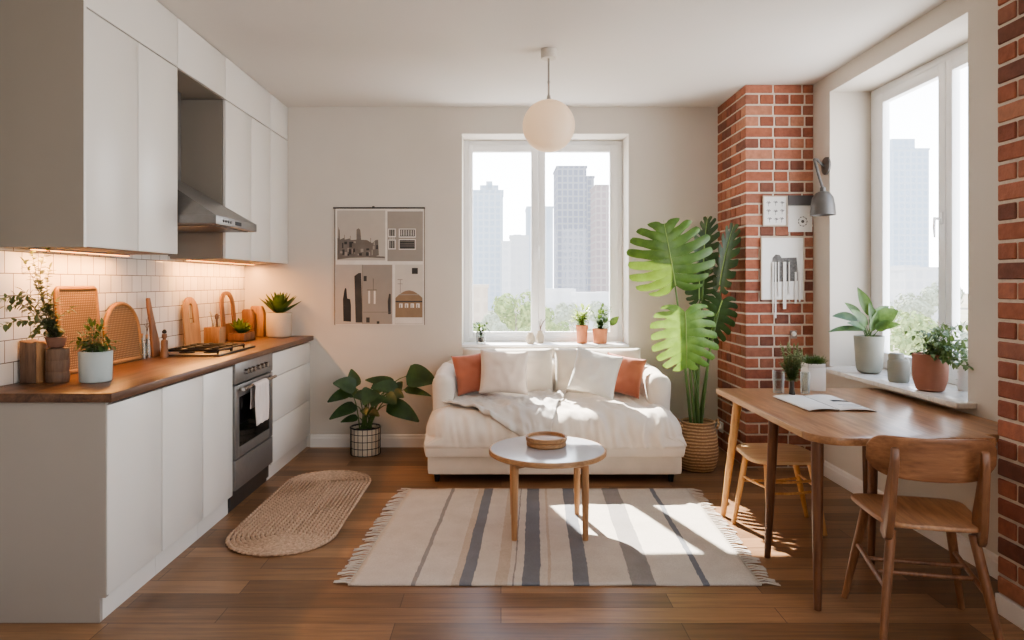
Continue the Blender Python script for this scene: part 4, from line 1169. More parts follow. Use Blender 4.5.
m = MB(); m.prism([(-.035, 0), (.045, 0), (.047, .10), (.022, .18), (-.005, .30), (-.015, .352), (-.04, .352), (-.043, .30), (-.03, .2), (-.035, .1)], -.009, .009, 'yz', .004); m.build('board', BOARD2, t)
t = thing('pepper_mill', 'small turned wooden shaker with dark top beside the hob', 'shaker', (-1.985, 4.01, WT))
m = MB(); m.lathe([(0, 0), (.024, 0), (.022, .03), (.018, .06), (.021, .085), (.018, .10), (.008, .108), (.015, .12), (.014, .138), (0, .142)], 20); m.build('mill', BOARD3, t)
m = MB(); m.lathe([(0, .1422), (.012, .142), (.013, .155), (.006, .165), (0, .166)], 16); m.build('top', BLACK, t)

t = thing('slotted_board', 'arched wooden board with a long slot handle leaning behind the hob', 'board', (-2.073, 4.585, WT)); t.rotation_euler = (0, R(-5), 0)
def slot_board(mb, w, h, rad, sy, sz0, sz1, sw, th):
    out = arch_pts(w, h, rad, 8); inn = [(sy - sw, sz0), (sy + sw, sz0)] + [(sy + sw * math.cos(R(a)), sz1 + sw * math.sin(R(a))) for a in range(0, 181, 30)]
    b = bmesh.new()
    for x, flip in ((-th, 0), (th, 1)):
        vo = [b.verts.new((x, y, z)) for y, z in out]; vi = [b.verts.new((x, y, z)) for y, z in inn]
        eo = [b.edges.new((vo[i], vo[(i + 1) % len(vo)])) for i in range(len(vo))]; ei = [b.edges.new((vi[i], vi[(i + 1) % len(vi)])) for i in range(len(vi))]
        bmesh.ops.triangle_fill(b, use_beauty=True, edges=eo + ei)
    b.verts.ensure_lookup_table()
    no, ni = len(out), len(inn); N = no + ni
    for s0, n in ((0, no), (no, ni)):
        for i in range(n):
            a, c = s0 + i, s0 + (i + 1) % n
            b.faces.new((b.verts[a], b.verts[c], b.verts[c + N], b.verts[a + N]))
    bmesh.ops.recalc_face_normals(b, faces=b.faces[:]); mb.bm(b)
m = MB(); slot_board(m, .225, .345, .11, .0, .17, .27, .032, .006); m.build('board', BOARD1, t, smooth=30)
t = thing('loop_board', 'wooden board with one big open arched cutout leaning on the tiles past the hob', 'board', (-2.066, 5.19, WT)); t.rotation_euler = (0, R(-5), 0)
m = MB(); slot_board(m, .27, .375, .12, 0, .13, .275, .075, .006); m.build('board', BOARD2, t, smooth=30)

t = thing('utensil_box', 'light wooden utensil box with dried herbs standing behind the hob', 'box', (-2.02, 4.80, WT))
m = MB(); a, h = .055, .128
m.box(-a, a, -a, a, 0, .012); m.box(-a, -a + .01, -a, a, .0, h, .002); m.box(a - .01, a, -a, a, .0, h, .002); m.box(-a + .01, a - .01, -a, -a + .01, .0, h, .002); m.box(-a + .01, a - .01, a - .01, a, .0, h, .002); m.build('box', BOARD1, t)
rng = random.Random(21)
t2 = thing('dried_herb_bunch', 'bunch of pale dried herbs standing in the wooden utensil box', 'herbs', (-2.02, 4.80, WT + .013))
ml = MB(); ms = MB()
for k in range(7): sprig(ml, ms, bez((rng.uniform(-.02, .02), rng.uniform(-.02, .02), 0), (0, -.02, .12), (rng.uniform(-.04, .03), rng.uniform(-.06, .04), rng.uniform(.15, .225)), 7), rng, .018, .006, .009, .0015)
ml.build('leaves', leafm('dried_leaf', (150, 130, 80), (190, 170, 110), .2), t2, smooth=80); ms.build('stems', TWIG, t2)
t2 = thing('wooden_spoon', 'dark utensil handle leaning out of the wooden utensil box', 'utensil', (-2.02, 4.80, WT + .013))
m = MB(); m.tube([(.02, -.0, .0), (.03, -.035, .1), (.036, -.055, .17)], [.006, .006, .007], 8); m.lathe([(0, 0), (.012, .012), (.014, .028), (.008, .044), (0, .048)], 14, (.037, -.057, .165)); m.build('spoon', BOARD3, t2)
t = thing('succulent_tray', 'low wooden tray of small green succulents in the back corner of the worktop', 'plant', (-1.97, 5.17, WT))
m = MB(); m.box(-.06, .06, -.11, .11, 0, .008); m.box(-.06, -.052, -.11, .11, 0, .062, .002); m.box(.052, .06, -.11, .11, 0, .062, .002); m.box(-.052, .052, -.11, -.102, 0, .062, .002); m.box(-.052, .052, .102, .11, 0, .062, .002); m.build('tray', BOARD2, t)
m = MB(); m.box(-.052, .052, -.102, .102, .006, .05); m.build('soil', SOIL, t, smooth=0)
rng = random.Random(9); ml = MB()
for (y, z, L, nn) in ((-.05, .06, .115, 16), (.01, .055, .07, 16), (.06, .055, .08, 18)):
    for k in range(nn):
        a = k * 2.4; el = R(25 + 60 * k / nn); leaf(ml, (0, y, z), (math.cos(a) * math.cos(el), math.sin(a) * math.cos(el), math.sin(el)), L, L * .45, droop=-.2, fold=.4, n=4, shape='ovate')
ml.build('succulents', L_MID, t, smooth=80)
for i, (x, y, w, h, lab, mt) in enumerate(((-2.04, 5.50, .10, .225, 'thick dark wooden block board standing in the corner, left of its pair', BOARD2), (-1.985, 5.555, .115, .25, 'thick wooden block board with clipped corner, right of its pair by the cream pot', BOARD1))):
    t = thing('block_board', lab, 'board', (x, y, WT), R(-8), 'block boards in the corner')
    m = MB(); m.prism([(-w / 2, 0), (w / 2, 0), (w / 2, h * .8), (w / 2 - .02, h), (-w / 2 + .012, h), (-w / 2, h - .012)], -.022, .022, 'xz', .006); m.build('board', mt, t)
base = (-1.80, 5.515, WT)
t = thing('potted_agave', 'green agave with pointed leaves in a cream pot at the end of the worktop', 'plant', base)
pot(t, CREAMPOT, .098, .103, .198, .93, rnd=.012)
ml = MB(); rng = random.Random(3)
for k in range(22):
    a = k * 2.399; q = k / 22; el = R(26 + 58 * q); L = .20 - .03 * q
    leaf(ml, (.02 * math.cos(a), .02 * math.sin(a), .185 + .01 * q), (math.cos(a) * math.cos(el), math.sin(a) * math.cos(el) * .6, math.sin(el)), L, .072, droop=-.25, fold=.5, n=6, shape='lance')
ml.build('leaves', L_MID, t, smooth=60)

# ------------------------------------------------------------------ philodendron by the sofa
base = (-1.08, 5.42, 0)
t = thing('potted_philodendron', 'dark leafy philodendron in a white grid-patterned planter left of the sofa', 'plant', base)
def grid_pot():
    tt = NT('grid_planter'); b = tt.bsdf(Roughness=.5); b.inputs['Base Color'].default_value = lin((226, 214, 194)); return tt.m
m = MB(); m.lathe([(0, 0), (.108, 0), (.112, .006), (.114, .205), (.110, .208), (.104, .208), (.102, .18)], 40); m.build('planter', plain('planter_cream', (226, 212, 190), .6), t)
m = MB(); m.lathe([(.106, .19), (0, .196)], 30); m.build('soil', SOIL, t)
m = MB()
for k in range(20): a = 2 * PI * k / 20; c_, s_ = math.cos(a) * .1175, math.sin(a) * .1175; m.tube([(c_, s_, .004), (c_ * 1.01, s_ * 1.01, .215)], .0022, 5)
for z in (.006, .06, .115, .17, .217):
    m.tube([(.118 * math.cos(2 * PI * k / 36), .118 * math.sin(2 * PI * k / 36), z) for k in range(37)], .0026 if z < .2 else .006, 5)
m.build('wire_grid', BLACK, t)
ml = MB(); ms = MB(); rng = random.Random(6)
def C1(x, y): return 310 + x / 5.336, 350 + y / 5.336
LV = [((245, 205), (128, 172), .16, 5.30, 5.22, (-.3, -.8, .7)), ((240, 200), (222, 104), .12, 5.33, 5.36, (.2, -.9, .3)), ((215, 228), (95, 272), .12, 5.26, 5.18, (-.1, -.8, .7)), ((252, 300), (105, 362), .13, 5.25, 5.15, (-.1, -.75, .7)), ((258, 362), (165, 380), .07, 5.25, 5.2, (0, -.8, .6)),
      ((340, 215), (285, 290), .16, 5.22, 5.10, (.1, -.8, .6)), ((380, 240), (330, 300), .15, 5.2, 5.1, (-.1, -.8, .6)), ((450, 190), (300, 152), .12, 5.36, 5.4, (0, -.7, .7)), ((470, 210), (330, 196), .15, 5.3, 5.22, (0, -.7, .7)), ((512, 140), (672, 162), .22, 5.34, 5.30, (-.1, -.85, .5)),
      ((500, 212), (645, 238), .075, 5.3, 5.26, (0, -.8, .6)), ((410, 292), (580, 372), .17, 5.22, 5.14, (.1, -.8, .6)), ((440, 230), (500, 250), .10, 5.25, 5.2, (0, -.8, .6)), ((400, 250), (460, 285), .13, 5.2, 5.12, (.1, -.8, .6)), ((455, 220), (490, 168), .09, 5.35, 5.38, (0, -.9, .3)), ((300, 250), (235, 250), .12, 5.24, 5.16, (0, -.8, .6)),
      ((320, 330), (370, 350), .08, 5.22, 5.16, (0, -.8, .6)), ((290, 310), (300, 345), .08, 5.2, 5.15, (0, -.9, .4)), ((345, 225), (400, 160), .11, 5.4, 5.45, (0, -.9, .4)), ((250, 240), (170, 215), .10, 5.4, 5.42, (0, -.8, .6))]
for j, e, w_, d0, d1, up in LV:
    J = px_local(*C1(*j), d0, base); E = px_local(*C1(*e), d1, base); D = E - J
    leaf(ml, J, D + V3((0, 0, .12 * D.length)), D.length * 1.03, w_ * .9, up=up, droop=.32, fold=.3, n=9, shape='heart')
    r0 = V3((rng.uniform(-.05, .05), rng.uniform(-.05, .05), .19)); mid = V3((r0.x * .7 + J.x * .3, r0.y * .7 + J.y * .3, max(J.z * .9, .3)))
    ms.tube(bez(r0, mid, J, 8), [.0055, .005, .005, .0045, .0045, .004, .004, .0035, .003], 6)
o = ml.build('foliage', [L_DARK], t, smooth=80); ms.build('stems', STEM, t)

# ------------------------------------------------------------------ monstera
base = (1.445, 4.99, 0)
t = thing('potted_monstera', 'tall monstera with big split leaves in a woven basket beside the sofa', 'plant', base)
def basket_mat():
    tt = NT('seagrass_basket'); b = tt.bsdf(Roughness=.85)
    w = tt.n('ShaderNodeTexWave'); w.bands_direction = 'Z'; w.inputs['Scale'].default_value = 14; w.inputs['Distortion'].default_value = 1.5; w.inputs['Detail'].default_value = 2; tt.l(tt.coords(), w.inputs[0])
    f = tt.noise(tt.coords(), 90, 3)
    mm = tt.n('ShaderNodeMath', operation='MULTIPLY'); tt.l(w.outputs['Fac'], mm.inputs[0]); tt.l(f, mm.inputs[1])
    tt.l(tt.ramp(mm.outputs[0], [(.08, lin((160, 118, 78))), (.5, lin((218, 176, 128)))]), b.inputs['Base Color']); tt.bump(mm.outputs[0], .8, .008, b); return tt.m
BASK = basket_mat()
m = MB(); m.lathe([(0, 0), (.112, 0), (.124, .015), (.139, .07), (.146, .14), (.142, .20), (.130, .27), (.120, .32), (.119, .345), (.124, .352), (.116, .355), (.110, .34), (.108, .30)], 44, wob=lambda a, z: 1 + .012 * math.sin(a * 22 + (z * 160 // 3) * PI)); m.build('basket', BASK, t)
for sx in (-1, 1): m = MB(); m.tube([(sx * .122, -.05, .30), (sx * .14, -.045, .34), (sx * .145, 0, .36), (sx * .14, .045, .34), (sx * .122, .05, .30)], .009, 8); m.build('handle', BASK, t)
m = MB(); m.lathe([(.116, .31), (0, .318)], 30); m.build('soil', SOIL, t)
L_MON = leafm('monstera_leaf', (42, 82, 34), (80, 122, 52), .2, .32); L_MON2 = leafm('monstera_leaf_sunlit', (70, 122, 46), (118, 164, 74), .28, .35); L_MON3 = leafm('monstera_leaf_shade', (34, 62, 34), (60, 92, 48), .12, .4)
ms = MB()
def mleaf(jp, jd, tp_, td, nrm, W, mat, seed, root, gap=.5, k=8):
    J = px_local(jp[0], jp[1], jd, base); E = px_local(tp_[0], tp_[1], td, base)
    m = MB(); mid = monstera_leaf(m, J, E - J, nrm, (E - J).length, W, k, gap, seed=seed)
    o = m.build('leaf', mat, t, smooth=80)
    m = MB(); m.tube(mid, [.005, .0045, .004, .0035, .003, .0022, .0012], 6); m.build('midrib', plain('midrib_green', (150, 178, 96), .5), o)
    r0 = V3(root + (.31,)); c = V3((r0.x * .5 + J.x * .5, r0.y * .5 + J.y * .5 + .03, J.z * .75))
    m = MB(); m.tube(bez(r0, c, J, 12), [.0115 - .0055 * i / 12 for i in range(13)], 8); m.build('petiole', STEM, t)
mleaf((675, 285), 4.96, (664, 219), 4.90, (-.15, -1, .25), .62, L_MON, 1, (-.05, 0))
mleaf((684, 312), 4.86, (688, 372), 4.80, (.05, -1, .55), .50, L_MON2, 2, (-.03, -.03), .55, 8)
mleaf((705, 268), 5.22, (706, 214), 5.30, (-.75, -.7, .1), .22, L_MON3, 3, (.0, .03))
mleaf((722, 285), 5.13, (731, 222), 5.04, (-.9, -.45, .0), .24, L_MON3, 4, (.03, .02))
mleaf((722, 300), 5.1, (706, 346), 5.16, (-.1, -.95, .3), .28, L_MON3, 5, (.02, .04))
mleaf((700, 300), 5.2, (700, 262), 5.28, (-.6, -1, .2), .24, L_MON3, 6, (-.01, .04))
m = MB(); m.tube(bez((.0, .0, .3), (.02, .02, .6), px_local(684, 330, 5.0, base), 8), [.014, .014, .013, .013, .012, .011, .01, .009, .008], 8); m.build('stem', STEM, t)

# ------------------------------------------------------------------ right sill
SZ_ = .7855
def sill_at(px, py): d = (EYE - SZ_) * F / (py - CY); return V3(((px - CX) * d / F, d, SZ_))
p = (2.36, 4.36, SZ_)
t = thing('potted_peace_lily', 'broad-leaved plant in a tall grey green pot on the marble sill', 'plant', p)
pot(t, GREYPOT, .075, .089, .24, .92, rnd=.03)
ml = MB(); ms = MB(); rng = random.Random(14)
def C2(x, y): return 800 + x / 3.763, 280 + y / 3.763
for j, e, w_, dd, up in (((238, 190), (112, 192), .05, -.08, (0, -.6, .8)), ((215, 152), (126, 134), .06, -.05, (0, -.8, .6)), ((228, 142), (172, 86), .05, .02, (0, -.9, .4)), ((262, 132), (220, 32), .065, .03, (-.2, -.9, .3)), ((268, 150), (330, 98), .06, .05, (.2, -.9, .5)), ((288, 160), (364, 114), .095, -.04, (.1, -.8, .6)), ((300, 184), (374, 166), .05, -.06, (0, -.7, .7)), ((250, 172), (196, 112), .06, -.06, (0, -.9, .4)), ((280, 175), (262, 90), .055, .0, (0, -1, .3)), ((292, 190), (330, 150), .06, -.08, (0, -.8, .5)), ((270, 190), (290, 120), .055, -.05, (0, -1, .3)), ((245, 185), (180, 160), .045, -.1, (0, -.8, .6))):
    J = px_local(*C2(*j), p[1] + dd * .4, p); E = px_local(*C2(*e), p[1] + dd, p); D = E - J
    leaf(ml, J, D + V3((0, 0, .2 * D.length)), D.length * 1.05, w_ * 1.1, up=up, droop=.4, fold=.35, n=8, shape='ovate')
    ms.tube(bez((rng.uniform(-.03, .03), rng.uniform(-.03, .03), .225), (J.x * .3, J.y * .3, J.z * .8), J, 6), [.0035, .0034, .0032, .003, .0028, .0025, .002], 6)
ml.build('foliage', L_FRESH, t, smooth=80); ms.build('stems', STEM, t)
p = (2.33, 3.985, SZ_)
t = thing('grey_jar', 'small grey green jar with cut shoulder between the two big pots on the marble sill', 'jar', p)
m = MB(); n = 30
m.lathe([(0, 0), (.050, 0), (.056, .008), (.060, .08), (.058, .12), (.050, .135), (.046, .136), (.044, .12), (0, .115)], n); m.build('jar', GREYPOT, t, smooth=50)
m = MB(); m.lathe([(.04, .116), (.042, .158), (.036, .168), (0, .17)], 26, (-.014, 0, 0)); m.build('lid', GREYPOT, t)
p = (2.31, 3.66, SZ_)
t = thing('potted_trailing_plant', 'leafy trailing plant in a rounded terracotta pot on the marble sill', 'plant', p)
m = MB(); m.lathe([(0, 0), (.055, 0), (.067, .008), (.082, .06), (.086, .12), (.084, .175), (.087, .182), (.087, .198), (.083, .2), (.078, .198), (.076, .17)], 44); m.build('pot', TERRA2, t)
m = MB(); m.lathe([(.079, .182), (0, .188)], 30); m.build('soil', SOIL, t)
ml = MB(); ms = MB(); rng = random.Random(16)
for k in range(46):
    e = V3((rng.uniform(-.10, .12), rng.uniform(-.14, .10), rng.uniform(.20, .33)))
    if k % 2: e = V3((rng.uniform(-.06, .06), rng.uniform(-.34, -.08), rng.uniform(.17, .37)))
    sprig(ml, ms, bez((rng.uniform(-.04, .04), rng.uniform(-.04, .04), .185), (e.x * .4, e.y * .4, e.z + .03), e, 7), rng, .034, .02, .02, .0014, droop=.6)
ml.build('foliage', L_SILV, t, smooth=80); ms.build('stems', STEM, t)
p = (2.50, 3.66, SZ_)
t = thing('white_vase', 'white cylinder vase behind the terracotta pot on the marble sill', 'vase', p)
m = MB(); m.lathe([(0, 0), (.034, 0), (.036, .004), (.036, .16), (.033, .162), (.031, .16), (.031, .012), (0, .01)], 30); m.build('vase', WHITEPOT, t)
ml = MB(); ms = MB(); rng = random.Random(17)
for k in range(16):
    e = V3((rng.uniform(-.10, .05), rng.uniform(-.12, .06), rng.uniform(.20, .34)))
    sprig(ml, ms, bez((rng.uniform(-.01, .01), rng.uniform(-.01, .01), .03), (e.x * .1, e.y * .1, .2), e, 7), rng, .034, .02, .022, .0014, droop=.6)
t2 = thing('leafy_cutting', 'leafy green cutting standing in the white cylinder vase', 'plant', p)
ml.build('foliage', L_SILV, t2, smooth=80); ms.build('stems', STEM, t2)

# ------------------------------------------------------------------ on the table
def tumbler(p, r, h, lab):
    t = thing('glass_tumbler', lab, 'glass', p, 0, 'clear tumblers on the dining table')
    m = MB(); m.lathe([(0, 0), (r * .9, 0), (r * .92, .004), (r, h), (r - .003, h), (r * .9 - .003, .012), (0, .012)], 28); m.build('glass', GLASS, t)
q = tp(778.5, 392.5); tumbler((q.x, q.y, TZ + .0003), .033, .125, 'clear glass tumbler left of the herb vase at the far end of the table')
q = tp(803, 393); tumbler((q.x + .012, q.y, TZ + .0003), .027, .12, 'clear glass tumbler right of the herb vase, before the white planter')
q = tp(792, 397); p = (q.x, q.y, TZ + .0003)
t = thing('slim_vase', 'slim dark vase in front of the tumblers on the table', 'vase', p)
m = MB(); m.lathe([(0, 0), (.016, 0), (.017, .004), (.012, .06), (.011, .085), (.013, .095), (.010, .095), (.008, .08), (0, .078)], 20); m.build('vase', plain('dark_vase', (62, 54, 48), .5), t)
t2 = thing('herb_bunch', 'bunch of fine green herbs standing in the slim dark vase', 'herbs', (p[0], p[1], p[2] + .08))
ml = MB(); ms = MB(); rng = random.Random(18)
for k in range(44):
    a = rng.uniform(0, 2 * PI); q_ = rng.uniform(.2, 1); e = V3((math.cos(a) * .066 * q_, math.sin(a) * .05 * q_, rng.uniform(.06, .22)))
    sprig(ml, ms, bez((math.cos(a) * .005, math.sin(a) * .005, 0), (math.cos(a) * .03, math.sin(a) * .03, .06), e, 7), rng, .026, .009, .007, .001, spread=.8)
ml.build('leaves', leafm('herb_leaf', (104, 120, 82), (146, 158, 110), .2), t2, smooth=80); ms.build('stems', STEM, t2)
p = (1.85, 4.03, TZ + .0003)
t = thing('white_planter', 'square white planter filled with short grass at the far end of the table', 'plant', p)
m = MB(); a = .052; h = .16
m.box(-a, a, -a, a, 0, h - .02, .003); m.box(-a, -a + .006, -a, a, h - .025, h, .001); m.box(a - .006, a, -a, a, h - .025, h, .001); m.box(-a, a, -a, -a + .006, h - .025, h, .001); m.box(-a, a, a - .006, a, h - .025, h, .001); m.build('planter', WHITEPOT, t)
m = MB(); m.box(-a + .006, a - .006, -a + .006, a - .006, h - .021, h - .008); m.build('soil', SOIL, t, smooth=0)
ml = MB(); rng = random.Random(19)
for k in range(420):
    x, y = rng.uniform(-.048, .048), rng.uniform(-.048, .048)
    leaf(ml, (x, y, h - .01), (x * 8 + rng.uniform(-.4, .4), y * 6 + rng.uniform(-.4, .4), 1), rng.uniform(.04, .075), .005, droop=.8, n=3, shape='blade')
ml.build('grass', L_MID, t, smooth=80)

# ------------------------------------------------------------------ back sill
BZ = .8503
def bpt(px, d=5.76): return ((px - CX) * d / F, d, BZ)
p = bpt(481)
t = thing('glass_jar_plant', 'small leafy plant in a clear glass jar at the left of the back sill', 'plant', p)
m = MB(); m.lathe([(0, 0), (.036, 0), (.040, .006), (.044, .095), (.041, .095), (.037, .01), (0, .008)], 28); m.build('jar', GLASS, t)
m = MB(); m.lathe([(0, .009), (.034, .009), (.036, .05), (0, .052)], 24); m.build('soil', plain('pebble_soil', (120, 104, 88), .9, var=.3, scale=60), t)
ml = MB(); ms = MB(); rng = random.Random(23)
for k in range(16):
    a = rng.uniform(0, 2 * PI); e = V3((math.cos(a) * .055, math.sin(a) * .05, rng.uniform(.10, .165)))
    sprig(ml, ms, bez((0, 0, .05), (e.x * .3, e.y * .3, .13), e, 5), rng, .034, .022, .025, .0014)
ml.build('foliage', L_MID, t, smooth=80); ms.build('stems', STEM, t)
for px, r, h, lab, tw in ((530.5, .040, .095, 'squat white vase at the middle of the back sill, left of its neighbour', 0), (540, .038, .105, 'white vase with bare twigs at the middle of the back sill', 1)):
    p = bpt(px, 5.73 + .05 * tw)
    t = thing('white_sill_vase', lab, 'vase', p)
    m = MB(); m.lathe([(0, 0), (r * .7, 0), (r, h * .35), (r * .95, h * .6), (r * .55, h * .9), (r * .6, h), (r * .5, h), (r * .45, h * .88), (0, h * .6)], 28); m.build('vase', CREAMPOT, t)
    if tw:
        t2 = thing('bare_twigs', 'thin bare twigs standing in the white vase on the back sill', 'twigs', p)
        m = MB()
        for k in range(4): m.tube(bez((0, 0, h * .7), (.0, 0, .15), (-.01 + .02 * k, .01 * k - .02, .19 + .015 * (k % 2)), 6), [.002] * 7, 5)
        m.build('twigs', TWIG, t2)
for px, r0, r1, h, lab, sd in ((582, .043, .054, .155, 'narrow terracotta pot with pale feathery plant on the back sill, the taller pot', 31), (600, .056, .066, .125, 'wide terracotta pot with small-leaved plant at the right end of the back sill', 32)):
    p = bpt(px)
    t = thing('terracotta_pot_plant', lab, 'plant', p, 0, 'terracotta pots on the back sill')
    m = MB(); m.lathe([(0, 0), (r0 - .004, 0), (r0, .004), (r1 - .006, h - .035), (r1 - .002, h - .034), (r1, h), (r1 - .008, h), (r1 - .012, h - .02)], 36); m.build('pot', TERRA, t)
    m = MB(); m.lathe([(r1 - .010, h - .018), (0, h - .014)], 30); m.build('soil', SOIL, t)
    ml = MB(); ms = MB(); rng = random.Random(sd)
    for k in range(30 if sd == 31 else 18):
        a = rng.uniform(0, 2 * PI); q = rng.uniform(.2, 1); e = V3((math.cos(a) * .085 * q, math.sin(a) * .06 * q, h + rng.uniform(.04, .15 if sd == 31 else .19)))
        sprig(ml, ms, bez((0, 0, h - .02), (e.x * .3, e.y * .3, h + .05), e, 6), rng, .042, .027, .016, .0013)
    if sd == 32:
        leaf(ml, (.09, -.01, h + .03), (.6, -.1, .9), .10, .06, up=(-.3, -1, .3), n=6); ms.tube(bez((.01, 0, h - .02), (.06, 0, h), (.09, -.01, h + .03), 6), .002, 5)
    ml.build('foliage', L_PALE if sd == 31 else L_FRESH, t, smooth=80); ms.build('stems', STEM, t)
# ------------------------------------------------------------------ the city outside
HZ = 3.0   # glow strength that paints haze onto buildings, ground and trees
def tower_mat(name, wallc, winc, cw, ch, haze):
    "facade with window grid, bright haze mixed in as glow"
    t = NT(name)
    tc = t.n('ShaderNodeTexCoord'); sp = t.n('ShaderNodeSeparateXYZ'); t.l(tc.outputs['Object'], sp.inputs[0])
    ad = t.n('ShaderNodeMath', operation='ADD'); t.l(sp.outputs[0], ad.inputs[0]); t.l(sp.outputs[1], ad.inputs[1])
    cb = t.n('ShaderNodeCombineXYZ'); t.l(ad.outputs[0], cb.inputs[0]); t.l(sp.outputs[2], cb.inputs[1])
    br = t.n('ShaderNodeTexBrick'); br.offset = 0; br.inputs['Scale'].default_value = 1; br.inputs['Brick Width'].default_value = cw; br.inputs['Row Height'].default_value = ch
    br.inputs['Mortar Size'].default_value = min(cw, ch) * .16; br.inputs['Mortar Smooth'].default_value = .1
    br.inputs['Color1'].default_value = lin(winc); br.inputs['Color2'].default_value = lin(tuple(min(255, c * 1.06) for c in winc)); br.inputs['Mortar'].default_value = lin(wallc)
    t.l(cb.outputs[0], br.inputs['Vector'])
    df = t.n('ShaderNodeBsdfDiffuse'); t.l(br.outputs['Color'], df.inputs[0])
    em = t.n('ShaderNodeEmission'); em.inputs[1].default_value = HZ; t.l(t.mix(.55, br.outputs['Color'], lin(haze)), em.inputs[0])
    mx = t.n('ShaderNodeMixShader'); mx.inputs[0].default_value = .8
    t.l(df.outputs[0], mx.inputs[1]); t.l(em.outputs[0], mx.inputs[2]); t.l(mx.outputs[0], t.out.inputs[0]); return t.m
GZ = -7.0
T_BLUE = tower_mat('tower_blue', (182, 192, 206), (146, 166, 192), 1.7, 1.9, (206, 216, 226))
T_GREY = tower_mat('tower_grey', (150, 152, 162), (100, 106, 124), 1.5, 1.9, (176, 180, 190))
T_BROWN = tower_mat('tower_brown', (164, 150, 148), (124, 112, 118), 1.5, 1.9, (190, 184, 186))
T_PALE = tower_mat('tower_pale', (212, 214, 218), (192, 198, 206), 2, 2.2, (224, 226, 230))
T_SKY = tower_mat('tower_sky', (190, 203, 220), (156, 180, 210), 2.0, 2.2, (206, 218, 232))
def tower(label, px0, px1, pytop, d, mat, depth=None, steps=(), name='tower_block'):
    x0 = (px0 - CX) * d / F; x1 = (px1 - CX) * d / F; zt = EYE + (CY - pytop) * d / F
    D = depth or (x1 - x0)
    t = thing(name, label, 'building', (x0, d, GZ))
    m = MB(); m.box(0, x1 - x0, 0, D, 0, zt - GZ)
    m.build('facade', mat, t, smooth=0)
    m = MB()
    for a, b, py in steps:
        za = EYE + (CY - py) * d / F; w = x1 - x0; m.box(w * a, w * b, D * .2, D * .8, zt - GZ + .01, za - GZ)
    m.box(-.2, x1 - x0 + .2, -.2, D + .2, zt - GZ, zt - GZ + .6)
    m.build('roof', mat, t, smooth=0)
    return t
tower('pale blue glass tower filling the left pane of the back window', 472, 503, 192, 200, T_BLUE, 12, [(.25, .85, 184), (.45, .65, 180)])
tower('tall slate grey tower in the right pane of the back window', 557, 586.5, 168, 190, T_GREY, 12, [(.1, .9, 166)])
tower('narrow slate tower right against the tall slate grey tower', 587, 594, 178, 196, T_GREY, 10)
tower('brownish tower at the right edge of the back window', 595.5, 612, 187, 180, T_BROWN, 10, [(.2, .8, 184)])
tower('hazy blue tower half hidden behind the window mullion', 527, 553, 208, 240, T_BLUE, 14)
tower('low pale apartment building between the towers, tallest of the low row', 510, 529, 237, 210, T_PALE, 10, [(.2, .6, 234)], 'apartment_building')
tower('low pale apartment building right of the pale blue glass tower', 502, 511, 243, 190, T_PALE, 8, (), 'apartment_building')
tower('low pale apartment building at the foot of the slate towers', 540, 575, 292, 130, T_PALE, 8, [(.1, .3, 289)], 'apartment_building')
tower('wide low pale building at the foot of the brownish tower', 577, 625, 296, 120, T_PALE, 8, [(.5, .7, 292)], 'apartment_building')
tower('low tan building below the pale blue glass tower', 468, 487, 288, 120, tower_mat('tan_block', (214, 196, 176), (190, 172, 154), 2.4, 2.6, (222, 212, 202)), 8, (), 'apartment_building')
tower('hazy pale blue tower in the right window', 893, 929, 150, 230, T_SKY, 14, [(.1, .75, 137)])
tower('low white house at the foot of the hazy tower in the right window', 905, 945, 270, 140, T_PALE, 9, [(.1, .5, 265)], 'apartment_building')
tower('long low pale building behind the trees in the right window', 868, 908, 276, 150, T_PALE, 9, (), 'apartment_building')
# ground and trees
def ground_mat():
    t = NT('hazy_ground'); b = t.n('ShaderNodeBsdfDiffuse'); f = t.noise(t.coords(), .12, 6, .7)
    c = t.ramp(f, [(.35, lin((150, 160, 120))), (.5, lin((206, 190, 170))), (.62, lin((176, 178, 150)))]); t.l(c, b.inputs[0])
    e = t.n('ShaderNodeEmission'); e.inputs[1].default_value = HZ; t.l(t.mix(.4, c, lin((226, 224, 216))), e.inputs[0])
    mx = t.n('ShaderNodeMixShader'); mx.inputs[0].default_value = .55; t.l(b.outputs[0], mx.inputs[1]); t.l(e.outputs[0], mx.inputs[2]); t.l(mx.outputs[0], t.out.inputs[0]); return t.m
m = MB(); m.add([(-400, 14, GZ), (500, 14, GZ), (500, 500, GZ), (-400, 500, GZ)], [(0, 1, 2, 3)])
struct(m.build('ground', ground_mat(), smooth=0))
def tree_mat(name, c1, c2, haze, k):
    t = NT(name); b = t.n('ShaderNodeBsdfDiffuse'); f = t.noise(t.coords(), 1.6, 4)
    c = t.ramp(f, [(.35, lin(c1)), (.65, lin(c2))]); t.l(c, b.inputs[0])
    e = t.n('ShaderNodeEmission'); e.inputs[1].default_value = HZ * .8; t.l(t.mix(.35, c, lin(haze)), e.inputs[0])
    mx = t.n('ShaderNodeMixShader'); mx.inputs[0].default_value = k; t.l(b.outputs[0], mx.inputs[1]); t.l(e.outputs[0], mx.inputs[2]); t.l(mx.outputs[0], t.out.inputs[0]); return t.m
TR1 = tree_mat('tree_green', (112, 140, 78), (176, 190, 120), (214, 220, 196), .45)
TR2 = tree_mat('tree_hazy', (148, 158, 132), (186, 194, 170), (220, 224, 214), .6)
BARK = plain('bark', (190, 180, 168), .9)  # trunk colour paled to take in the haze
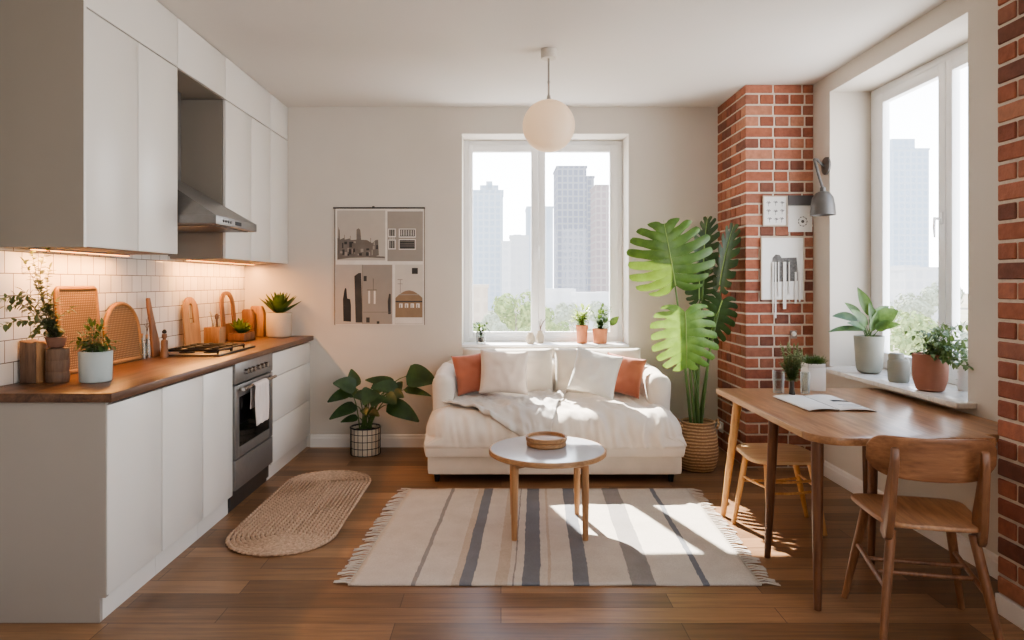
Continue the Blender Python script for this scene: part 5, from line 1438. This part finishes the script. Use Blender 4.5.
def tree(label, px, py, d, rpx, mat, seed):
    c = at(px, py, d); r = rpx * d / F
    t = thing('tree', label, 'tree', (c.x, c.y, GZ)); rng = random.Random(seed); h = c.z - GZ
    m = MB(); m.tube([(0, 0, 0), (.1, 0, h * .5), (0, .1, h)], [r * .1, r * .08, r * .04], 8); m.build('trunk', BARK, t)
    m = MB()
    blobs = [(V3((rng.uniform(-.6, .6), rng.uniform(-.6, .6), rng.uniform(-.5, .5))) * r, rng.uniform(.35, .6) * r) for _ in range(9)]
    for k in range(1500):
        b, br = rng.choice(blobs); v = V3((rng.gauss(0, 1), rng.gauss(0, 1), rng.gauss(0, 1))).normalized() * br * rng.uniform(.75, 1.0)
        p = V3((0, 0, h)) + b + v; a = v.orthogonal().normalized(); a = Matrix.Rotation(rng.uniform(0, 6.28), 3, v) @ a; q = v.normalized().cross(a) + v.normalized() * rng.uniform(-.5, .5)
        s = r * rng.uniform(.07, .13); m.add([p - a * s, p + q * s * .6, p + a * s, p - q * s * .6], [(0, 1, 2, 3)])
    m.build('crown', mat, t, smooth=0)
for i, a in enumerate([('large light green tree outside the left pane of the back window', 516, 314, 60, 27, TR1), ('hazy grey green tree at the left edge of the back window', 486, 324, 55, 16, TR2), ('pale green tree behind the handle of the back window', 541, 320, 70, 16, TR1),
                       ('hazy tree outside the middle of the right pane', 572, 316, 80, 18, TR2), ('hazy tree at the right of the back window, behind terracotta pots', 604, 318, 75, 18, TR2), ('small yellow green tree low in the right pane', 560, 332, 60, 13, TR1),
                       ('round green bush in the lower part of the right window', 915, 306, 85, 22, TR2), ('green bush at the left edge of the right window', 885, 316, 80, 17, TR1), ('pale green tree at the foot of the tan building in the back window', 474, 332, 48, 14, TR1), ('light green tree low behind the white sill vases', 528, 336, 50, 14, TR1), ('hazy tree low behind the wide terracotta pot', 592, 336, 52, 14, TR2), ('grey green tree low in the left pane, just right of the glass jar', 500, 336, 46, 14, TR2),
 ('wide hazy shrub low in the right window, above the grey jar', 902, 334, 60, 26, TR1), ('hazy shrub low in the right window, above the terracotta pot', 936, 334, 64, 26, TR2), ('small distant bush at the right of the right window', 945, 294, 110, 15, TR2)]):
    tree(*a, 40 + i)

# ------------------------------------------------------------------ light
wd = bpy.data.worlds.new('sky'); SC.world = wd; wd.use_nodes = True; nt = wd.node_tree; nt.nodes.clear()
tc = nt.nodes.new('ShaderNodeTexCoord'); sp = nt.nodes.new('ShaderNodeSeparateXYZ'); rp = nt.nodes.new('ShaderNodeValToRGB'); bg = nt.nodes.new('ShaderNodeBackground'); ou = nt.nodes.new('ShaderNodeOutputWorld')
e = rp.color_ramp.elements; e[0].position = .0; e[0].color = (1.75, 1.76, 1.8, 1); e[1].position = .6; e[1].color = (.46, .60, .85, 1); k = e.new(.18); k.color = (1.45, 1.52, 1.6, 1)
nt.links.new(tc.outputs['Generated'], sp.inputs[0]); nt.links.new(sp.outputs[2], rp.inputs[0]); nt.links.new(rp.outputs[0], bg.inputs[0]); nt.links.new(bg.outputs[0], ou.inputs[0]); bg.inputs[1].default_value = 5.8
sd = bpy.data.lights.new('sun', 'SUN'); sd.energy = 34; sd.angle = R(.6); sd.color = (1, .94, .85)
so = bpy.data.objects.new('sun', sd); COL.objects.link(so); so.location = (-3, 12, 12)
so.rotation_euler = V3((.30, -1, -.98)).to_track_quat('-Z', 'Y').to_euler()
def portal(loc, rot, sx, sy):
    ld = bpy.data.lights.new('window_portal', 'AREA'); ld.shape = 'RECTANGLE'; ld.size = sx; ld.size_y = sy
    try: ld.cycles.is_portal = True
    except Exception: ld.energy = 0
    o = bpy.data.objects.new('window_portal', ld); COL.objects.link(o); o.location = loc; o.rotation_euler = rot
portal(((W1[0] + W1[1]) / 2, YB + .37, (W1[2] + W1[3]) / 2), (R(-90), 0, 0), W1[1] - W1[0], W1[3] - W1[2])
for w_ in (W2, W3): portal((XR + .37, (w_[0] + w_[1]) / 2, (w_[2] + w_[3]) / 2), (R(-90), 0, R(-90)), w_[1] - w_[0], w_[3] - w_[2])

portal(((W4[0] + W4[1]) / 2, YF - .21, (W4[2] + W4[3]) / 2), (R(90), 0, 0), W4[1] - W4[0], W4[3] - W4[2])

# ------------------------------------------------------------------ camera
cd = bpy.data.cameras.new('camera'); co = bpy.data.objects.new('camera', cd); COL.objects.link(co)
cd.sensor_fit = 'HORIZONTAL'; cd.sensor_width = 36; cd.lens = 36 * F / 1024
cd.shift_x = (512 - CX) / 1024; cd.shift_y = -(320 - CY) / 1024
cd.clip_start = .05; cd.clip_end = 2000
co.location = (0, 0, EYE); co.rotation_euler = (R(90), 0, 0)
SC.camera = co
SC.view_settings.view_transform = 'AgX'
SC.view_settings.look = 'AgX - Medium High Contrast'
SC.view_settings.exposure = -0.18
